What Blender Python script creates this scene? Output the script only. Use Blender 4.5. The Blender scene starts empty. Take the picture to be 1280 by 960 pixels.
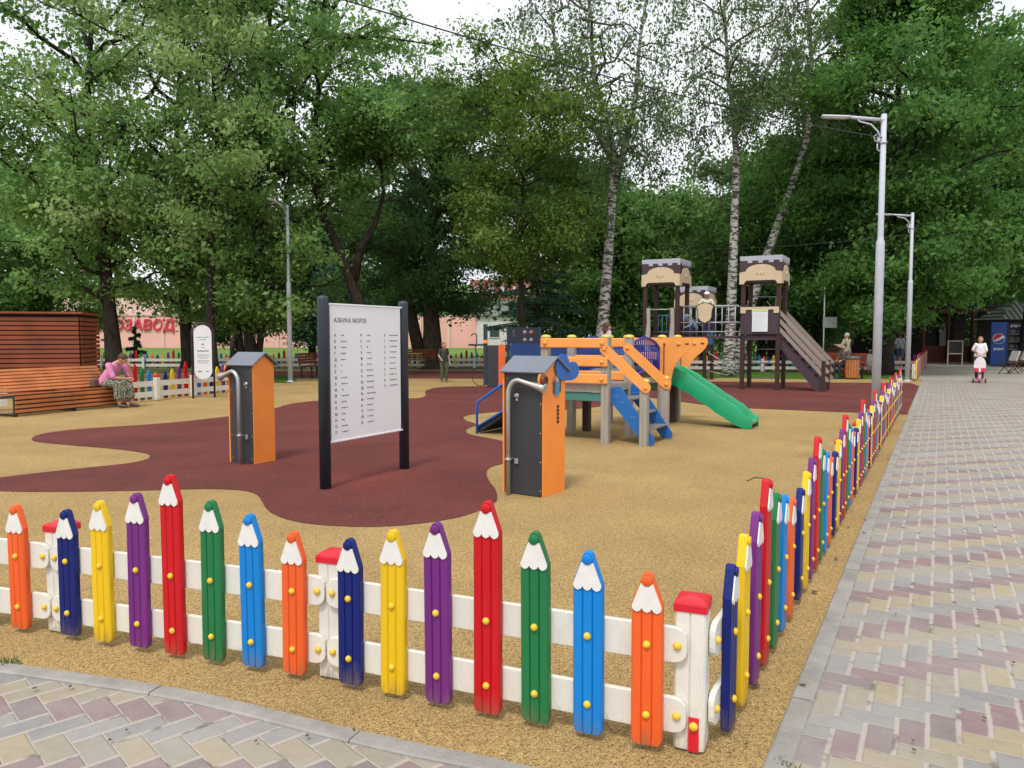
import bpy, bmesh, math, random
import numpy as np
from mathutils import Vector, Matrix, Euler
R = math.radians
PI = math.pi
sc = bpy.context.scene
C = bpy.data.collections.new('Playground'); sc.collection.children.link(C)

# ------------------------------------------------------------------ camera
FPX = 961.0; CAM_H = 1.5; PITCH = math.atan(60 / FPX)
cam_d = bpy.data.cameras.new('camera'); cam = bpy.data.objects.new('camera', cam_d)
sc.collection.objects.link(cam); sc.camera = cam
cam_d.sensor_width = 36; cam_d.lens = FPX / 1280 * 36; cam_d.clip_start = .05; cam_d.clip_end = 2000
cam.location = (0, 0, CAM_H); cam.rotation_euler = (R(90) - PITCH, 0, 0)

# ------------------------------------------------------------------ light
SUN_EL, SUN_ROT = R(58), R(200)
w = bpy.data.worlds.new('World'); sc.world = w; w.use_nodes = True
nt = w.node_tree; nt.nodes.clear()
sky = nt.nodes.new('ShaderNodeTexSky'); sky.sky_type = 'NISHITA'; sky.sun_disc = False
sky.sun_elevation = SUN_EL; sky.sun_rotation = SUN_ROT; sky.air_density = 1.0; sky.dust_density = 3.0
bgn = nt.nodes.new('ShaderNodeBackground'); bgn.inputs[1].default_value = .118
tc = nt.nodes.new('ShaderNodeTexCoord')
cl = nt.nodes.new('ShaderNodeTexNoise'); cl.inputs['Scale'].default_value = 2.2; cl.inputs['Detail'].default_value = 6
mp = nt.nodes.new('ShaderNodeMapping'); mp.inputs['Scale'].default_value = (1, 1, 2.5)
cr = nt.nodes.new('ShaderNodeValToRGB')
cr.color_ramp.elements[0].position = .3; cr.color_ramp.elements[0].color = (6.9, 7.2, 7.7, 1)
cr.color_ramp.elements[1].position = .7; cr.color_ramp.elements[1].color = (9.8, 9.9, 10.0, 1)
mx = nt.nodes.new('ShaderNodeMixRGB'); mx.inputs[0].default_value = .86
ow = nt.nodes.new('ShaderNodeOutputWorld')
L = nt.links.new
L(tc.outputs['Generated'], mp.inputs[0]); L(mp.outputs[0], cl.inputs['Vector']); L(cl.outputs['Fac'], cr.inputs[0])
L(sky.outputs[0], mx.inputs[1]); L(cr.outputs[0], mx.inputs[2]); L(mx.outputs[0], bgn.inputs[0]); L(bgn.outputs[0], ow.inputs[0])
sl = bpy.data.lights.new('sun', 'SUN'); sun = bpy.data.objects.new('sun', sl); sc.collection.objects.link(sun)
sl.energy = 1.9; sl.angle = R(12); sl.color = (1, .96, .9)
sun.rotation_euler = (R(90) - SUN_EL, 0, R(180) - SUN_ROT + R(0))
sc.view_settings.view_transform = 'Standard'; sc.view_settings.look = 'None'
sc.view_settings.exposure = 0.28; sc.view_settings.gamma = 1
sc.cycles.max_bounces = 6; sc.cycles.diffuse_bounces = 3; sc.cycles.glossy_bounces = 2
sc.cycles.transmission_bounces = 3; sc.cycles.transparent_max_bounces = 4

# ------------------------------------------------------------------ placing
def G(px, py):
    """ground point seen at a pixel of the 1280x960 photograph"""
    v = py - 480
    den = FPX * math.sin(PITCH) + v * math.cos(PITCH)
    k = CAM_H / den
    return Vector(((px - 640) * k, (FPX * math.cos(PITCH) - v * math.sin(PITCH)) * k, 0))
def LG(x, y):
    return G(640 + FPX * x / y, 420 + FPX * 1.5 / y)
def AT(px, Y):
    """ground point at depth Y in the direction of column px"""
    return Vector(((px - 640) / FPX * Y, Y, 0))
def ZY(py, Y):
    """height of something seen at row py at depth Y"""
    v = py - 480
    return CAM_H - Y * (FPX * math.sin(PITCH) + v * math.cos(PITCH)) / (FPX * math.cos(PITCH) - v * math.sin(PITCH))
K0, K1 = G(953, 960), G(1150, 482)
E1 = (K1 - K0).normalized(); E2 = Vector((E1.y, -E1.x, 0))
ROT = math.atan2(E2.y, E2.x)

# ------------------------------------------------------------------ materials
MATS = {}
def srgb(r, g, b):
    f = lambda c: ((c / 255 + .055) / 1.055) ** 2.4 if c / 255 > .04045 else c / 255 / 12.92
    return (f(r), f(g), f(b), 1)
def mat(name, col, rough=.6, var=.12, vscale=3, bump=0, bscale=40, metal=0, spec=.5, dirt=0, dirtcol=(.12, .1, .08, 1), stretch=(1, 1, 1), coord='Object', splash=0):
    if name in MATS: return MATS[name]
    m = bpy.data.materials.new(name); m.use_nodes = True; nt = m.node_tree
    b = nt.nodes['Principled BSDF']; L = nt.links.new
    if len(col) == 3: col = (*col, 1)
    b.inputs['Roughness'].default_value = rough; b.inputs['Metallic'].default_value = metal
    b.inputs['Specular IOR Level'].default_value = spec
    tc = nt.nodes.new('ShaderNodeTexCoord'); mp = nt.nodes.new('ShaderNodeMapping'); mp.inputs['Scale'].default_value = stretch
    L(tc.outputs[coord], mp.inputs[0])
    oi = nt.nodes.new('ShaderNodeObjectInfo'); sc3 = nt.nodes.new('ShaderNodeVectorMath'); sc3.operation = 'SCALE'; sc3.inputs[0].default_value = (37, 19, 53); L(oi.outputs['Random'], sc3.inputs['Scale']); L(sc3.outputs[0], mp.inputs['Location'])
    n = nt.nodes.new('ShaderNodeTexNoise'); n.inputs['Scale'].default_value = vscale; n.inputs['Detail'].default_value = 5
    L(mp.outputs[0], n.inputs['Vector'])
    hs = nt.nodes.new('ShaderNodeHueSaturation'); hs.inputs['Color'].default_value = col
    mr = nt.nodes.new('ShaderNodeMapRange'); mr.inputs[1].default_value = .3; mr.inputs[2].default_value = .7
    mr.inputs[3].default_value = 1 - var; mr.inputs[4].default_value = 1 + var
    L(n.outputs['Fac'], mr.inputs[0]); L(mr.outputs[0], hs.inputs['Value'])
    out = hs.outputs[0]
    if dirt:
        n2 = nt.nodes.new('ShaderNodeTexNoise'); n2.inputs['Scale'].default_value = vscale * 4; n2.inputs['Detail'].default_value = 8; n2.inputs['Roughness'].default_value = .7
        L(mp.outputs[0], n2.inputs['Vector'])
        m2 = nt.nodes.new('ShaderNodeMapRange'); m2.inputs[1].default_value = .55; m2.inputs[2].default_value = .75; m2.inputs[4].default_value = dirt
        L(n2.outputs['Fac'], m2.inputs[0])
        mix = nt.nodes.new('ShaderNodeMixRGB'); mix.inputs[2].default_value = dirtcol
        L(m2.outputs[0], mix.inputs[0]); L(out, mix.inputs[1]); out = mix.outputs[0]
    if splash:
        sx = nt.nodes.new('ShaderNodeSeparateXYZ'); L(tc.outputs['Object'], sx.inputs[0])
        n4 = nt.nodes.new('ShaderNodeTexNoise'); n4.inputs['Scale'].default_value = 30; n4.inputs['Detail'].default_value = 8; n4.inputs['Roughness'].default_value = .75; L(mp.outputs[0], n4.inputs['Vector'])
        ad = nt.nodes.new('ShaderNodeMath'); ad.operation = 'MULTIPLY_ADD'; ad.inputs[1].default_value = -.42; L(n4.outputs['Fac'], ad.inputs[0]); L(sx.outputs[2], ad.inputs[2])
        m4 = nt.nodes.new('ShaderNodeMapRange'); m4.inputs[1].default_value = -.23; m4.inputs[2].default_value = -.14; m4.inputs[3].default_value = splash; m4.inputs[4].default_value = 0; L(ad.outputs[0], m4.inputs[0])
        mx4 = nt.nodes.new('ShaderNodeMixRGB'); mx4.inputs[2].default_value = (.17, .13, .085, 1); L(m4.outputs[0], mx4.inputs[0]); L(out, mx4.inputs[1]); out = mx4.outputs[0]
    L(out, b.inputs['Base Color'])
    r2 = nt.nodes.new('ShaderNodeMapRange'); r2.inputs[3].default_value = max(.05, rough - .12); r2.inputs[4].default_value = min(1, rough + .12)
    L(n.outputs['Fac'], r2.inputs[0]); L(r2.outputs[0], b.inputs['Roughness'])
    if bump:
        n3 = nt.nodes.new('ShaderNodeTexNoise'); n3.inputs['Scale'].default_value = bscale; n3.inputs['Detail'].default_value = 3
        L(mp.outputs[0], n3.inputs['Vector'])
        bp = nt.nodes.new('ShaderNodeBump'); bp.inputs['Strength'].default_value = bump; bp.inputs['Distance'].default_value = .01
        L(n3.outputs['Fac'], bp.inputs['Height']); L(bp.outputs[0], b.inputs['Normal'])
    MATS[name] = m
    return m

def NN(nt, t, **k):
    n = nt.nodes.new(t)
    for a, v in k.items(): setattr(n, a, v)
    return n
class NT:
    """small wrapper for arithmetic node graphs"""
    def __init__(s, m): s.t = m.node_tree
    def m(s, op, a, b=None, c=None):
        n = s.t.nodes.new('ShaderNodeMath'); n.operation = op
        for i, v in enumerate((a, b, c)):
            if v is None: continue
            if isinstance(v, (int, float)): n.inputs[i].default_value = v
            else: s.t.links.new(v, n.inputs[i])
        return n.outputs[0]

# ------------------------------------------------------------------ mesh building
class MB:
    def __init__(s): s.v = []; s.f = []; s.mi = []; s.sm = []
    def add(s, vs, fs, M=None, mi=0, smooth=False):
        o = len(s.v)
        s.v += [tuple(M @ Vector(p)) if M is not None else tuple(p) for p in vs]
        s.f += [tuple(i + o for i in f) for f in fs]
        s.mi += [mi] * len(fs); s.sm += [smooth] * len(fs)
        return s
    def box(s, c, d, bev=0, M=None, mi=0, rz=0, rx=0, ry=0):
        hx, hy, hz = d[0] / 2, d[1] / 2, d[2] / 2
        T = Matrix.Translation(c) @ Euler((rx, ry, rz)).to_matrix().to_4x4()
        if M is not None: T = M @ T
        if not bev:
            vs = [(x, y, z) for z in (-hz, hz) for x, y in ((-hx, -hy), (hx, -hy), (hx, hy), (-hx, hy))]
            fs = [(3, 2, 1, 0), (4, 5, 6, 7), (0, 1, 5, 4), (1, 2, 6, 5), (2, 3, 7, 6), (3, 0, 4, 7)]
            return s.add(vs, fs, T, mi)
        b = min(bev, hx * .9, hy * .9, hz * .9)
        bm = bmesh.new(); bmesh.ops.create_cube(bm, size=1)
        for q in bm.verts: q.co = Vector((q.co.x * d[0], q.co.y * d[1], q.co.z * d[2]))
        bmesh.ops.bevel(bm, geom=bm.edges[:] + bm.verts[:], offset=b, segments=1, affect='EDGES')
        bm.verts.ensure_lookup_table()
        vs = [tuple(q.co) for q in bm.verts]; fs = [tuple(q.index for q in f.verts) for f in bm.faces]; bm.free()
        return s.add(vs, fs, T, mi)
    def tube(s, path, r, n=8, mi=0, M=None, cap=True, smooth=True):
        P = [Vector(p) for p in path]; rs = r if isinstance(r, (list, tuple)) else [r] * len(P)
        vs = []; fs = []; up = None
        for i, p in enumerate(P):
            t = (P[min(i + 1, len(P) - 1)] - P[max(i - 1, 0)]).normalized()
            if up is None:
                up = Vector((0, 0, 1)) if abs(t.z) < .9 else Vector((0, 1, 0))
            a = up.cross(t)
            if a.length < 1e-4: a = Vector((1, 0, 0)).cross(t)
            a.normalize(); b = t.cross(a); up = b
            for k in range(n):
                q = 2 * PI * k / n
                vs.append(p + (a * math.cos(q) + b * math.sin(q)) * rs[i])
        for i in range(len(P) - 1):
            for k in range(n):
                k2 = (k + 1) % n
                fs.append((i * n + k, i * n + k2, (i + 1) * n + k2, (i + 1) * n + k))
        s.add(vs, fs, M, mi, smooth)
        if cap:
            o = len(s.v) - len(vs)
            s.f.append(tuple(o + k for k in reversed(range(n)))); s.mi.append(mi); s.sm.append(False)
            s.f.append(tuple(o + (len(P) - 1) * n + k for k in range(n))); s.mi.append(mi); s.sm.append(False)
        return s
    def lathe(s, prof, n=16, c=(0, 0, 0), mi=0, M=None, smooth=True):
        vs = []; fs = []
        for r, z in prof:
            for k in range(n):
                q = 2 * PI * k / n; vs.append((c[0] + r * math.cos(q), c[1] + r * math.sin(q), c[2] + z))
        m = len(prof)
        for i in range(m - 1):
            for k in range(n):
                k2 = (k + 1) % n; fs.append((i * n + k, i * n + k2, (i + 1) * n + k2, (i + 1) * n + k))
        s.add(vs, fs, M, mi, smooth)
        o = len(s.v) - len(vs)
        s.f.append(tuple(o + k for k in reversed(range(n)))); s.mi.append(mi); s.sm.append(False)
        s.f.append(tuple(o + (m - 1) * n + k for k in range(n))); s.mi.append(mi); s.sm.append(False)
        return s
    def prism(s, pts, t, M=None, mi=0):
        """outline in local XZ, thickness t along Y (from 0 to t)"""
        n = len(pts)
        vs = [(x, 0, z) for x, z in pts] + [(x, t, z) for x, z in pts]
        fs = [tuple(range(n)), tuple(reversed(range(n, 2 * n)))] + [(i, i + n, (i + 1) % n + n, (i + 1) % n) for i in range(n)]
        return s.add(vs, fs, M, mi)
    def slab(s, pts, z0, z1, mi=0, M=None):
        n = len(pts)
        vs = [(p[0], p[1], z0) for p in pts] + [(p[0], p[1], z1) for p in pts]
        fs = [tuple(reversed(range(n))), tuple(range(n, 2 * n))] + [(i, (i + 1) % n, (i + 1) % n + n, i + n) for i in range(n)]
        return s.add(vs, fs, M, mi)
    def ball(s, c, r, mi=0, M=None, n=12, m=8):
        rr = r if isinstance(r, (tuple, list)) else (r, r, r)
        vs = [(c[0], c[1], c[2] - rr[2])]; fs = []
        for j in range(1, m):
            a = PI * j / m
            for k in range(n):
                q = 2 * PI * k / n
                vs.append((c[0] + rr[0] * math.sin(a) * math.cos(q), c[1] + rr[1] * math.sin(a) * math.sin(q), c[2] - rr[2] * math.cos(a)))
        vs.append((c[0], c[1], c[2] + rr[2])); T = len(vs) - 1
        for k in range(n):
            k2 = (k + 1) % n
            fs.append((0, 1 + k2, 1 + k)); fs.append((T, 1 + (m - 2) * n + k, 1 + (m - 2) * n + k2))
            for j in range(m - 2):
                fs.append((1 + j * n + k, 1 + j * n + k2, 1 + (j + 1) * n + k2, 1 + (j + 1) * n + k))
        return s.add(vs, fs, M, mi, True)
    def build(s, name, mats, parent=None, loc=None, rotz=0, fix=True):
        me = bpy.data.meshes.new(name); me.from_pydata(s.v, [], s.f)
        if not isinstance(mats, (list, tuple)): mats = [mats]
        for m in mats: me.materials.append(m)
        me.polygons.foreach_set('material_index', s.mi); me.polygons.foreach_set('use_smooth', s.sm)
        if fix and len(s.f) < 20000:
            bm = bmesh.new(); bm.from_mesh(me); bmesh.ops.recalc_face_normals(bm, faces=bm.faces); bm.to_mesh(me); bm.free()
        me.update()
        return link(name, me, parent, loc, rotz)
def link(name, me, parent=None, loc=None, rotz=0):
    o = bpy.data.objects.new(name, me); C.objects.link(o)
    if parent is not None: o.parent = parent
    if loc is not None: o.location = loc
    if rotz: o.rotation_euler = (0, 0, rotz)
    return o
def tag(o, label, cat, group=None, kind=None):
    if label: o['label'] = label
    if cat: o['category'] = cat
    if group: o['group'] = group
    if kind: o['kind'] = kind
    return o
def thing(name, label, cat, loc=(0, 0, 0), rotz=0, group=None):
    o = bpy.data.objects.new(name, None); C.objects.link(o); o.location = loc; o.rotation_euler = (0, 0, rotz)
    o.empty_display_size = .1
    return tag(o, label, cat, group)
def struct(o): o['kind'] = 'structure'; return o
def copy_tree(o, parent=None):
    c = o.copy(); C.objects.link(c); c.parent = parent
    for ch in list(o.children): copy_tree(ch, c)
    return c
def text(name, s, size, m, parent, M, ext=.0008, align='LEFT', spacing=1.0, bold=0, shear=0, group=None, line=1.0):
    cu = bpy.data.curves.new(name, 'FONT'); cu.body = s; cu.size = size; cu.extrude = ext; cu.align_x = align
    cu.space_character = spacing; cu.offset = bold; cu.resolution_u = 2; cu.space_line = line; cu.shear = shear
    t = bpy.data.objects.new('tmp', cu); C.objects.link(t)
    dg = bpy.context.evaluated_depsgraph_get(); me = bpy.data.meshes.new_from_object(t.evaluated_get(dg))
    bpy.data.objects.remove(t); me.transform(M); me.name = name; me.materials.clear(); me.materials.append(m)
    return link(name, me, parent)
def arc(cx, cz, r, a0, a1, n):
    return [(cx + r * math.cos(R(a0 + (a1 - a0) * i / n)), cz + r * math.sin(R(a0 + (a1 - a0) * i / n))) for i in range(n + 1)]
def smooth_poly(pts, it=2, closed=True):
    for _ in range(it):
        q = []; n = len(pts)
        for i in range(n if closed else n - 1):
            a, b = pts[i], pts[(i + 1) % n]
            q += [(a[0] * .75 + b[0] * .25, a[1] * .75 + b[1] * .25), (a[0] * .25 + b[0] * .75, a[1] * .25 + b[1] * .75)]
        if not closed: q = [pts[0]] + q + [pts[-1]]
        pts = q
    return pts
def sheet(name, pts, z, m, thick=None):
    bm = bmesh.new(); vs = [bm.verts.new((p[0], p[1], z)) for p in pts]; f = bm.faces.new(vs)
    bmesh.ops.triangulate(bm, faces=[f]); bmesh.ops.recalc_face_normals(bm, faces=bm.faces)
    if bm.faces[:] and sum(f.normal.z for f in bm.faces) < 0: bmesh.ops.reverse_faces(bm, faces=bm.faces)
    me = bpy.data.meshes.new(name); bm.to_mesh(me); bm.free(); me.materials.append(m)
    return struct(link(name, me))

# paints and common materials
white_paint = mat('white_paint', (.72, .69, .62), .5, .06, 3, .25, 120, dirt=.35, dirtcol=(.38, .34, .27, 1), stretch=(1, 1, .25), splash=.6)
PCOL = {'orange': (.78, .115, .022), 'navy': (.004, .013, .14), 'yellow': (.74, .48, .01), 'purple': (.16, .022, .19),
        'red': (.52, .006, .012), 'green': (.014, .17, .055), 'blue': (.004, .20, .58)}
PM = {k: mat('paint_' + k, v, .42, .1, 5, .12, 150, dirt=.30, dirtcol=(v[0] * .75 + .05, v[1] * .75 + .05, v[2] * .75 + .05, 1), spec=.3, splash=.5, stretch=(1, 1, .15)) for k, v in PCOL.items()}
red_cap = mat('red_cap', (.62, .01, .025), .35, .08)
bolt_y = mat('yellow_plastic', (.78, .5, .03), .4, .08, 30)
tip_m = mat('tip_white', (.74, .72, .68), .45, .05, 20)
steel = mat('steel', (.50, .50, .50), .38, .08, 8, metal=.6)
galv = mat('galvanized', (.52, .54, .62), .55, .06, 12, metal=.0, dirt=.2, dirtcol=(.25, .26, .28, 1))
graphite = mat('graphite_panel', (.035, .036, .043), .5, .12, 3, .1, 200)
orange_pl = mat('orange_panel', (.95, .29, .045), .45, .05, 4, .06, 200)
darkpost = mat('anthracite_post', (.022, .034, .05), .45, .15, 4)
black_m = mat('black_metal', (.012, .012, .014), .5, .15)
# ================================================================== SETTING
def rubber(name, c1, c2, c3, patch=.18, worn=()):
    m = bpy.data.materials.new(name); m.use_nodes = True; t = m.node_tree; b = t.nodes['Principled BSDF']; L = t.links.new
    b.inputs['Roughness'].default_value = .9; b.inputs['Specular IOR Level'].default_value = .25
    tc = NN(t, 'ShaderNodeTexCoord')
    v = NN(t, 'ShaderNodeTexVoronoi'); v.inputs['Scale'].default_value = 230
    v2 = NN(t, 'ShaderNodeTexNoise'); v2.inputs['Scale'].default_value = 45; v2.inputs['Detail'].default_value = 4; v2.inputs['Roughness'].default_value = .8
    L(tc.outputs['Object'], v.inputs['Vector']); L(tc.outputs['Object'], v2.inputs['Vector'])
    sep = NN(t, 'ShaderNodeSeparateColor'); L(v.outputs['Color'], sep.inputs[0])
    cr = NN(t, 'ShaderNodeValToRGB'); e = cr.color_ramp.elements
    e[0].position = 0; e[0].color = (*c2, 1); e[1].position = 1; e[1].color = (*c3, 1)
    k = e.new(.34); k.color = (*c1, 1); k = e.new(.75); k.color = (*c1, 1)
    L(sep.outputs[0], cr.inputs[0])
    big = NN(t, 'ShaderNodeTexNoise'); big.inputs['Scale'].default_value = .7; big.inputs['Detail'].default_value = 6; big.inputs['Roughness'].default_value = .62
    L(tc.outputs['Object'], big.inputs['Vector'])
    mr = NN(t, 'ShaderNodeMapRange'); mr.inputs[1].default_value = .3; mr.inputs[2].default_value = .7; mr.inputs[3].default_value = 1 - patch; mr.inputs[4].default_value = 1 + patch * .6
    L(big.outputs['Fac'], mr.inputs[0])
    mr2 = NN(t, 'ShaderNodeMapRange'); mr2.inputs[1].default_value = .3; mr2.inputs[2].default_value = .7; mr2.inputs[3].default_value = .68; mr2.inputs[4].default_value = 1.24
    L(v2.outputs['Fac'], mr2.inputs[0])
    q = NT(m); mul = q.m('MULTIPLY', mr.outputs[0], mr2.outputs[0])
    hs = NN(t, 'ShaderNodeHueSaturation'); L(cr.outputs[0], hs.inputs['Color']); L(mul, hs.inputs['Value']); 
    # broad worn and damp stains with soft ragged edges
    stn = NN(t, 'ShaderNodeTexNoise'); stn.inputs['Scale'].default_value = .33; stn.inputs['Detail'].default_value = 9; stn.inputs['Roughness'].default_value = .7; L(tc.outputs['Object'], stn.inputs['Vector'])
    sm_ = NN(t, 'ShaderNodeMapRange'); sm_.inputs[1].default_value = .54; sm_.inputs[2].default_value = .72; sm_.inputs[4].default_value = .5; L(stn.outputs['Fac'], sm_.inputs[0])
    smx = NN(t, 'ShaderNodeMixRGB'); smx.blend_type = 'MULTIPLY'; smx.inputs[2].default_value = (.55, .52, .5, 1); L(sm_.outputs[0], smx.inputs[0]); L(hs.outputs[0], smx.inputs[1]); outc = smx.outputs[0]
    if worn:
        for (wx, wy), wr, wcol in worn:
            cc = NN(t, 'ShaderNodeVectorMath', operation='DISTANCE'); cc.inputs[1].default_value = (wx, wy, 0); L(tc.outputs['Object'], cc.inputs[0])
            wm = NN(t, 'ShaderNodeMapRange'); wm.inputs[1].default_value = wr; wm.inputs[2].default_value = wr * .2; L(cc.outputs['Value'], wm.inputs[0])
            ws = q.m('MULTIPLY', wm.outputs[0], q.m('GREATER_THAN', q.m('ADD', q.m('MULTIPLY', v2.outputs['Fac'], .8), q.m('MULTIPLY', sep.outputs[1], .35)), .64))
            wx_ = NN(t, 'ShaderNodeMixRGB'); wx_.inputs[2].default_value = (*wcol, 1); L(q.m('MULTIPLY', ws, .5), wx_.inputs[0]); L(outc, wx_.inputs[1]); outc = wx_.outputs[0]
    L(outc, b.inputs['Base Color'])
    bp = NN(t, 'ShaderNodeBump'); bp.inputs['Strength'].default_value = .8; bp.inputs['Distance'].default_value = .004
    L(v.outputs['Distance'], bp.inputs['Height']); L(bp.outputs[0], b.inputs['Normal'])
    return m
yellow_rub = rubber('yellow_rubber', (.43, .285, .115), (.08, .052, .024), (.68, .49, .21))
maroon_rub = rubber('maroon_rubber', (.155, .040, .035), (.05, .014, .013), (.27, .08, .07), .22, [(tuple(G(455, 603)[:2]), .62, (.34, .06, .025)), (tuple(G(500, 592)[:2]), .45, (.34, .06, .025)), (tuple(G(322, 584)[:2]), .35, (.3, .05, .025))])

def herringbone(name, ang, org, cols, sh=0):
    m = bpy.data.materials.new(name); m.use_nodes = True; t = m.node_tree; b = t.nodes['Principled BSDF']; L = t.links.new
    b.inputs['Roughness'].default_value = .85; b.inputs['Specular IOR Level'].default_value = .3
    q = NT(m); tc = NN(t, 'ShaderNodeTexCoord'); mp = NN(t, 'ShaderNodeMapping'); mp.vector_type = 'TEXTURE'
    mp.inputs['Location'].default_value = (org[0], org[1], 0); mp.inputs['Rotation'].default_value = (0, 0, ang); mp.inputs['Scale'].default_value = (.105, .105, 1)
    L(tc.outputs['Object'], mp.inputs[0])
    wn = NN(t, 'ShaderNodeTexNoise'); wn.inputs['Scale'].default_value = .35; L(mp.outputs[0], wn.inputs['Vector'])
    wv = NN(t, 'ShaderNodeVectorMath', operation='MULTIPLY_ADD'); wv.inputs[1].default_value = (.10, .10, 0)
    L(wn.outputs['Color'], wv.inputs[0]); L(mp.outputs[0], wv.inputs[2])
    sx = NN(t, 'ShaderNodeSeparateXYZ'); L(wv.outputs[0], sx.inputs[0]); X, Y = sx.outputs[0], sx.outputs[1]
    i = q.m('FLOOR', X); j = q.m('FLOOR', Y); fx = q.m('SUBTRACT', X, i); fy = q.m('SUBTRACT', Y, j)
    d = q.m('SUBTRACT', i, j); dd = q.m('FLOOR', q.m('DIVIDE', d, 4)); tt = q.m('SUBTRACT', d, q.m('MULTIPLY', dd, 4))
    isV = q.m('GREATER_THAN', tt, 1.5); t1 = q.m('MULTIPLY', q.m('COMPARE', tt, 1, .1), 1); t2 = q.m('COMPARE', tt, 2, .1)
    # local coordinates inside a brick: a along (0..2), c across (0..1)
    aH = q.m('ADD', fx, t1); aV = q.m('ADD', fy, t2)
    mixf = lambda h, v: q.m('ADD', q.m('MULTIPLY', h, q.m('SUBTRACT', 1, isV)), q.m('MULTIPLY', v, isV))
    a = mixf(aH, aV); c = mixf(fy, fx)
    bi = q.m('SUBTRACT', i, q.m('MULTIPLY', t1, 1)); bj = q.m('SUBTRACT', j, t2)
    row = q.m('ADD', q.m('ADD', q.m('MULTIPLY', dd, 2), isV), sh); r3 = q.m('SUBTRACT', row, q.m('MULTIPLY', q.m('FLOOR', q.m('DIVIDE', row, 3)), 3))
    ea = q.m('MINIMUM', a, q.m('SUBTRACT', 2, a)); ec = q.m('MINIMUM', c, q.m('SUBTRACT', 1, c)); eX = mixf(ea, ec); eY = mixf(ec, ea); e = q.m('MINIMUM', q.m('MULTIPLY', eX, .5), q.m('ADD', eY, .012))
    jn = NN(t, 'ShaderNodeTexNoise'); jn.inputs['Scale'].default_value = 3; jn.inputs['Detail'].default_value = 4; L(mp.outputs[0], jn.inputs['Vector'])
    jw = q.m('ADD', q.m('MULTIPLY', jn.outputs['Fac'], .05), .005)
    joint = NN(t, 'ShaderNodeMapRange'); L(e, joint.inputs[0]); L(jw, joint.inputs[1]); L(q.m('ADD', jw, .035), joint.inputs[2]); joint.inputs[3].default_value = 1; joint.inputs[4].default_value = 0
    cx = NN(t, 'ShaderNodeCombineXYZ'); L(bi, cx.inputs[0]); L(bj, cx.inputs[1]); L(isV, cx.inputs[2])
    wh = NN(t, 'ShaderNodeTexWhiteNoise'); wh.noise_dimensions = '3D'; L(cx.outputs[0], wh.inputs[0])
    cr = NN(t, 'ShaderNodeValToRGB'); cr.color_ramp.interpolation = 'CONSTANT'; E = cr.color_ramp.elements
    E[0].position = 0; E[0].color = cols[0]
    E[1].position = .3; E[1].color = cols[1]; k = E.new(.6); k.color = cols[2]
    L(q.m('ADD', q.m('DIVIDE', r3, 3), .05), cr.inputs[0])
    sp = NN(t, 'ShaderNodeTexNoise'); sp.inputs['Scale'].default_value = 220; sp.inputs['Detail'].default_value = 4; L(tc.outputs['Object'], sp.inputs['Vector'])
    bg = NN(t, 'ShaderNodeTexNoise'); bg.inputs['Scale'].default_value = 1.3; bg.inputs['Detail'].default_value = 7; bg.inputs['Roughness'].default_value = .7; L(tc.outputs['Object'], bg.inputs['Vector'])
    val = q.m('MULTIPLY', q.m('ADD', q.m('MULTIPLY', wh.outputs['Value'], .22), .89), q.m('ADD', q.m('MULTIPLY', sp.outputs['Fac'], .4), .8))
    mt = NN(t, 'ShaderNodeTexNoise'); mt.inputs['Scale'].default_value = 22; mt.inputs['Detail'].default_value = 7; mt.inputs['Roughness'].default_value = .7; L(tc.outputs['Object'], mt.inputs['Vector'])
    val = q.m('MULTIPLY', val, q.m('ADD', q.m('MULTIPLY', bg.outputs['Fac'], .5), .75)); val = q.m('MULTIPLY', val, q.m('ADD', q.m('MULTIPLY', mt.outputs['Fac'], .55), .725))
    hs = NN(t, 'ShaderNodeHueSaturation'); L(cr.outputs[0], hs.inputs['Color']); L(val, hs.inputs['Value'])
    st = q.m('MULTIPLY', q.m('SUBTRACT', wh.outputs['Value'], .5), .5); L(q.m('ADD', st, .95), hs.inputs['Saturation'])
    # worn grey film here and there
    film = NN(t, 'ShaderNodeMixRGB'); film.inputs[2].default_value = (.33, .315, .295, 1); L(hs.outputs[0], film.inputs[1])
    ff = NN(t, 'ShaderNodeMapRange'); ff.inputs[1].default_value = .42; ff.inputs[2].default_value = .7; ff.inputs[3].default_value = .1; ff.inputs[4].default_value = .65; L(bg.outputs['Fac'], ff.inputs[0]); L(ff.outputs[0], film.inputs[0])
    # joint colour: pale sand, dark here and there; long joints along the walk are the widest
    jc = NN(t, 'ShaderNodeValToRGB'); jc.color_ramp.elements[0].color = (.16, .14, .11, 1); jc.color_ramp.elements[0].position = .34
    jc.color_ramp.elements[1].color = (.42, .375, .33, 1); jc.color_ramp.elements[1].position = .45
    j2 = NN(t, 'ShaderNodeTexNoise'); j2.inputs['Scale'].default_value = .9; j2.inputs['Detail'].default_value = 5; L(mp.outputs[0], j2.inputs['Vector']); L(j2.outputs['Fac'], jc.inputs[0])
    mx = NN(t, 'ShaderNodeMixRGB'); L(q.m('MULTIPLY', joint.outputs[0], .85), mx.inputs[0]); L(film.outputs[0], mx.inputs[1]); L(jc.outputs[0], mx.inputs[2]); L(mx.outputs[0], b.inputs['Base Color'])
    hgt = q.m('ADD', q.m('MULTIPLY', joint.outputs[0], -1), q.m('ADD', q.m('MULTIPLY', wh.outputs['Value'], .3), q.m('MULTIPLY', sp.outputs['Fac'], .25)))
    bp = NN(t, 'ShaderNodeBump'); bp.inputs['Strength'].default_value = .7; bp.inputs['Distance'].default_value = .006; L(hgt, bp.inputs['Height']); L(bp.outputs[0], b.inputs['Normal'])
    return m

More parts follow.
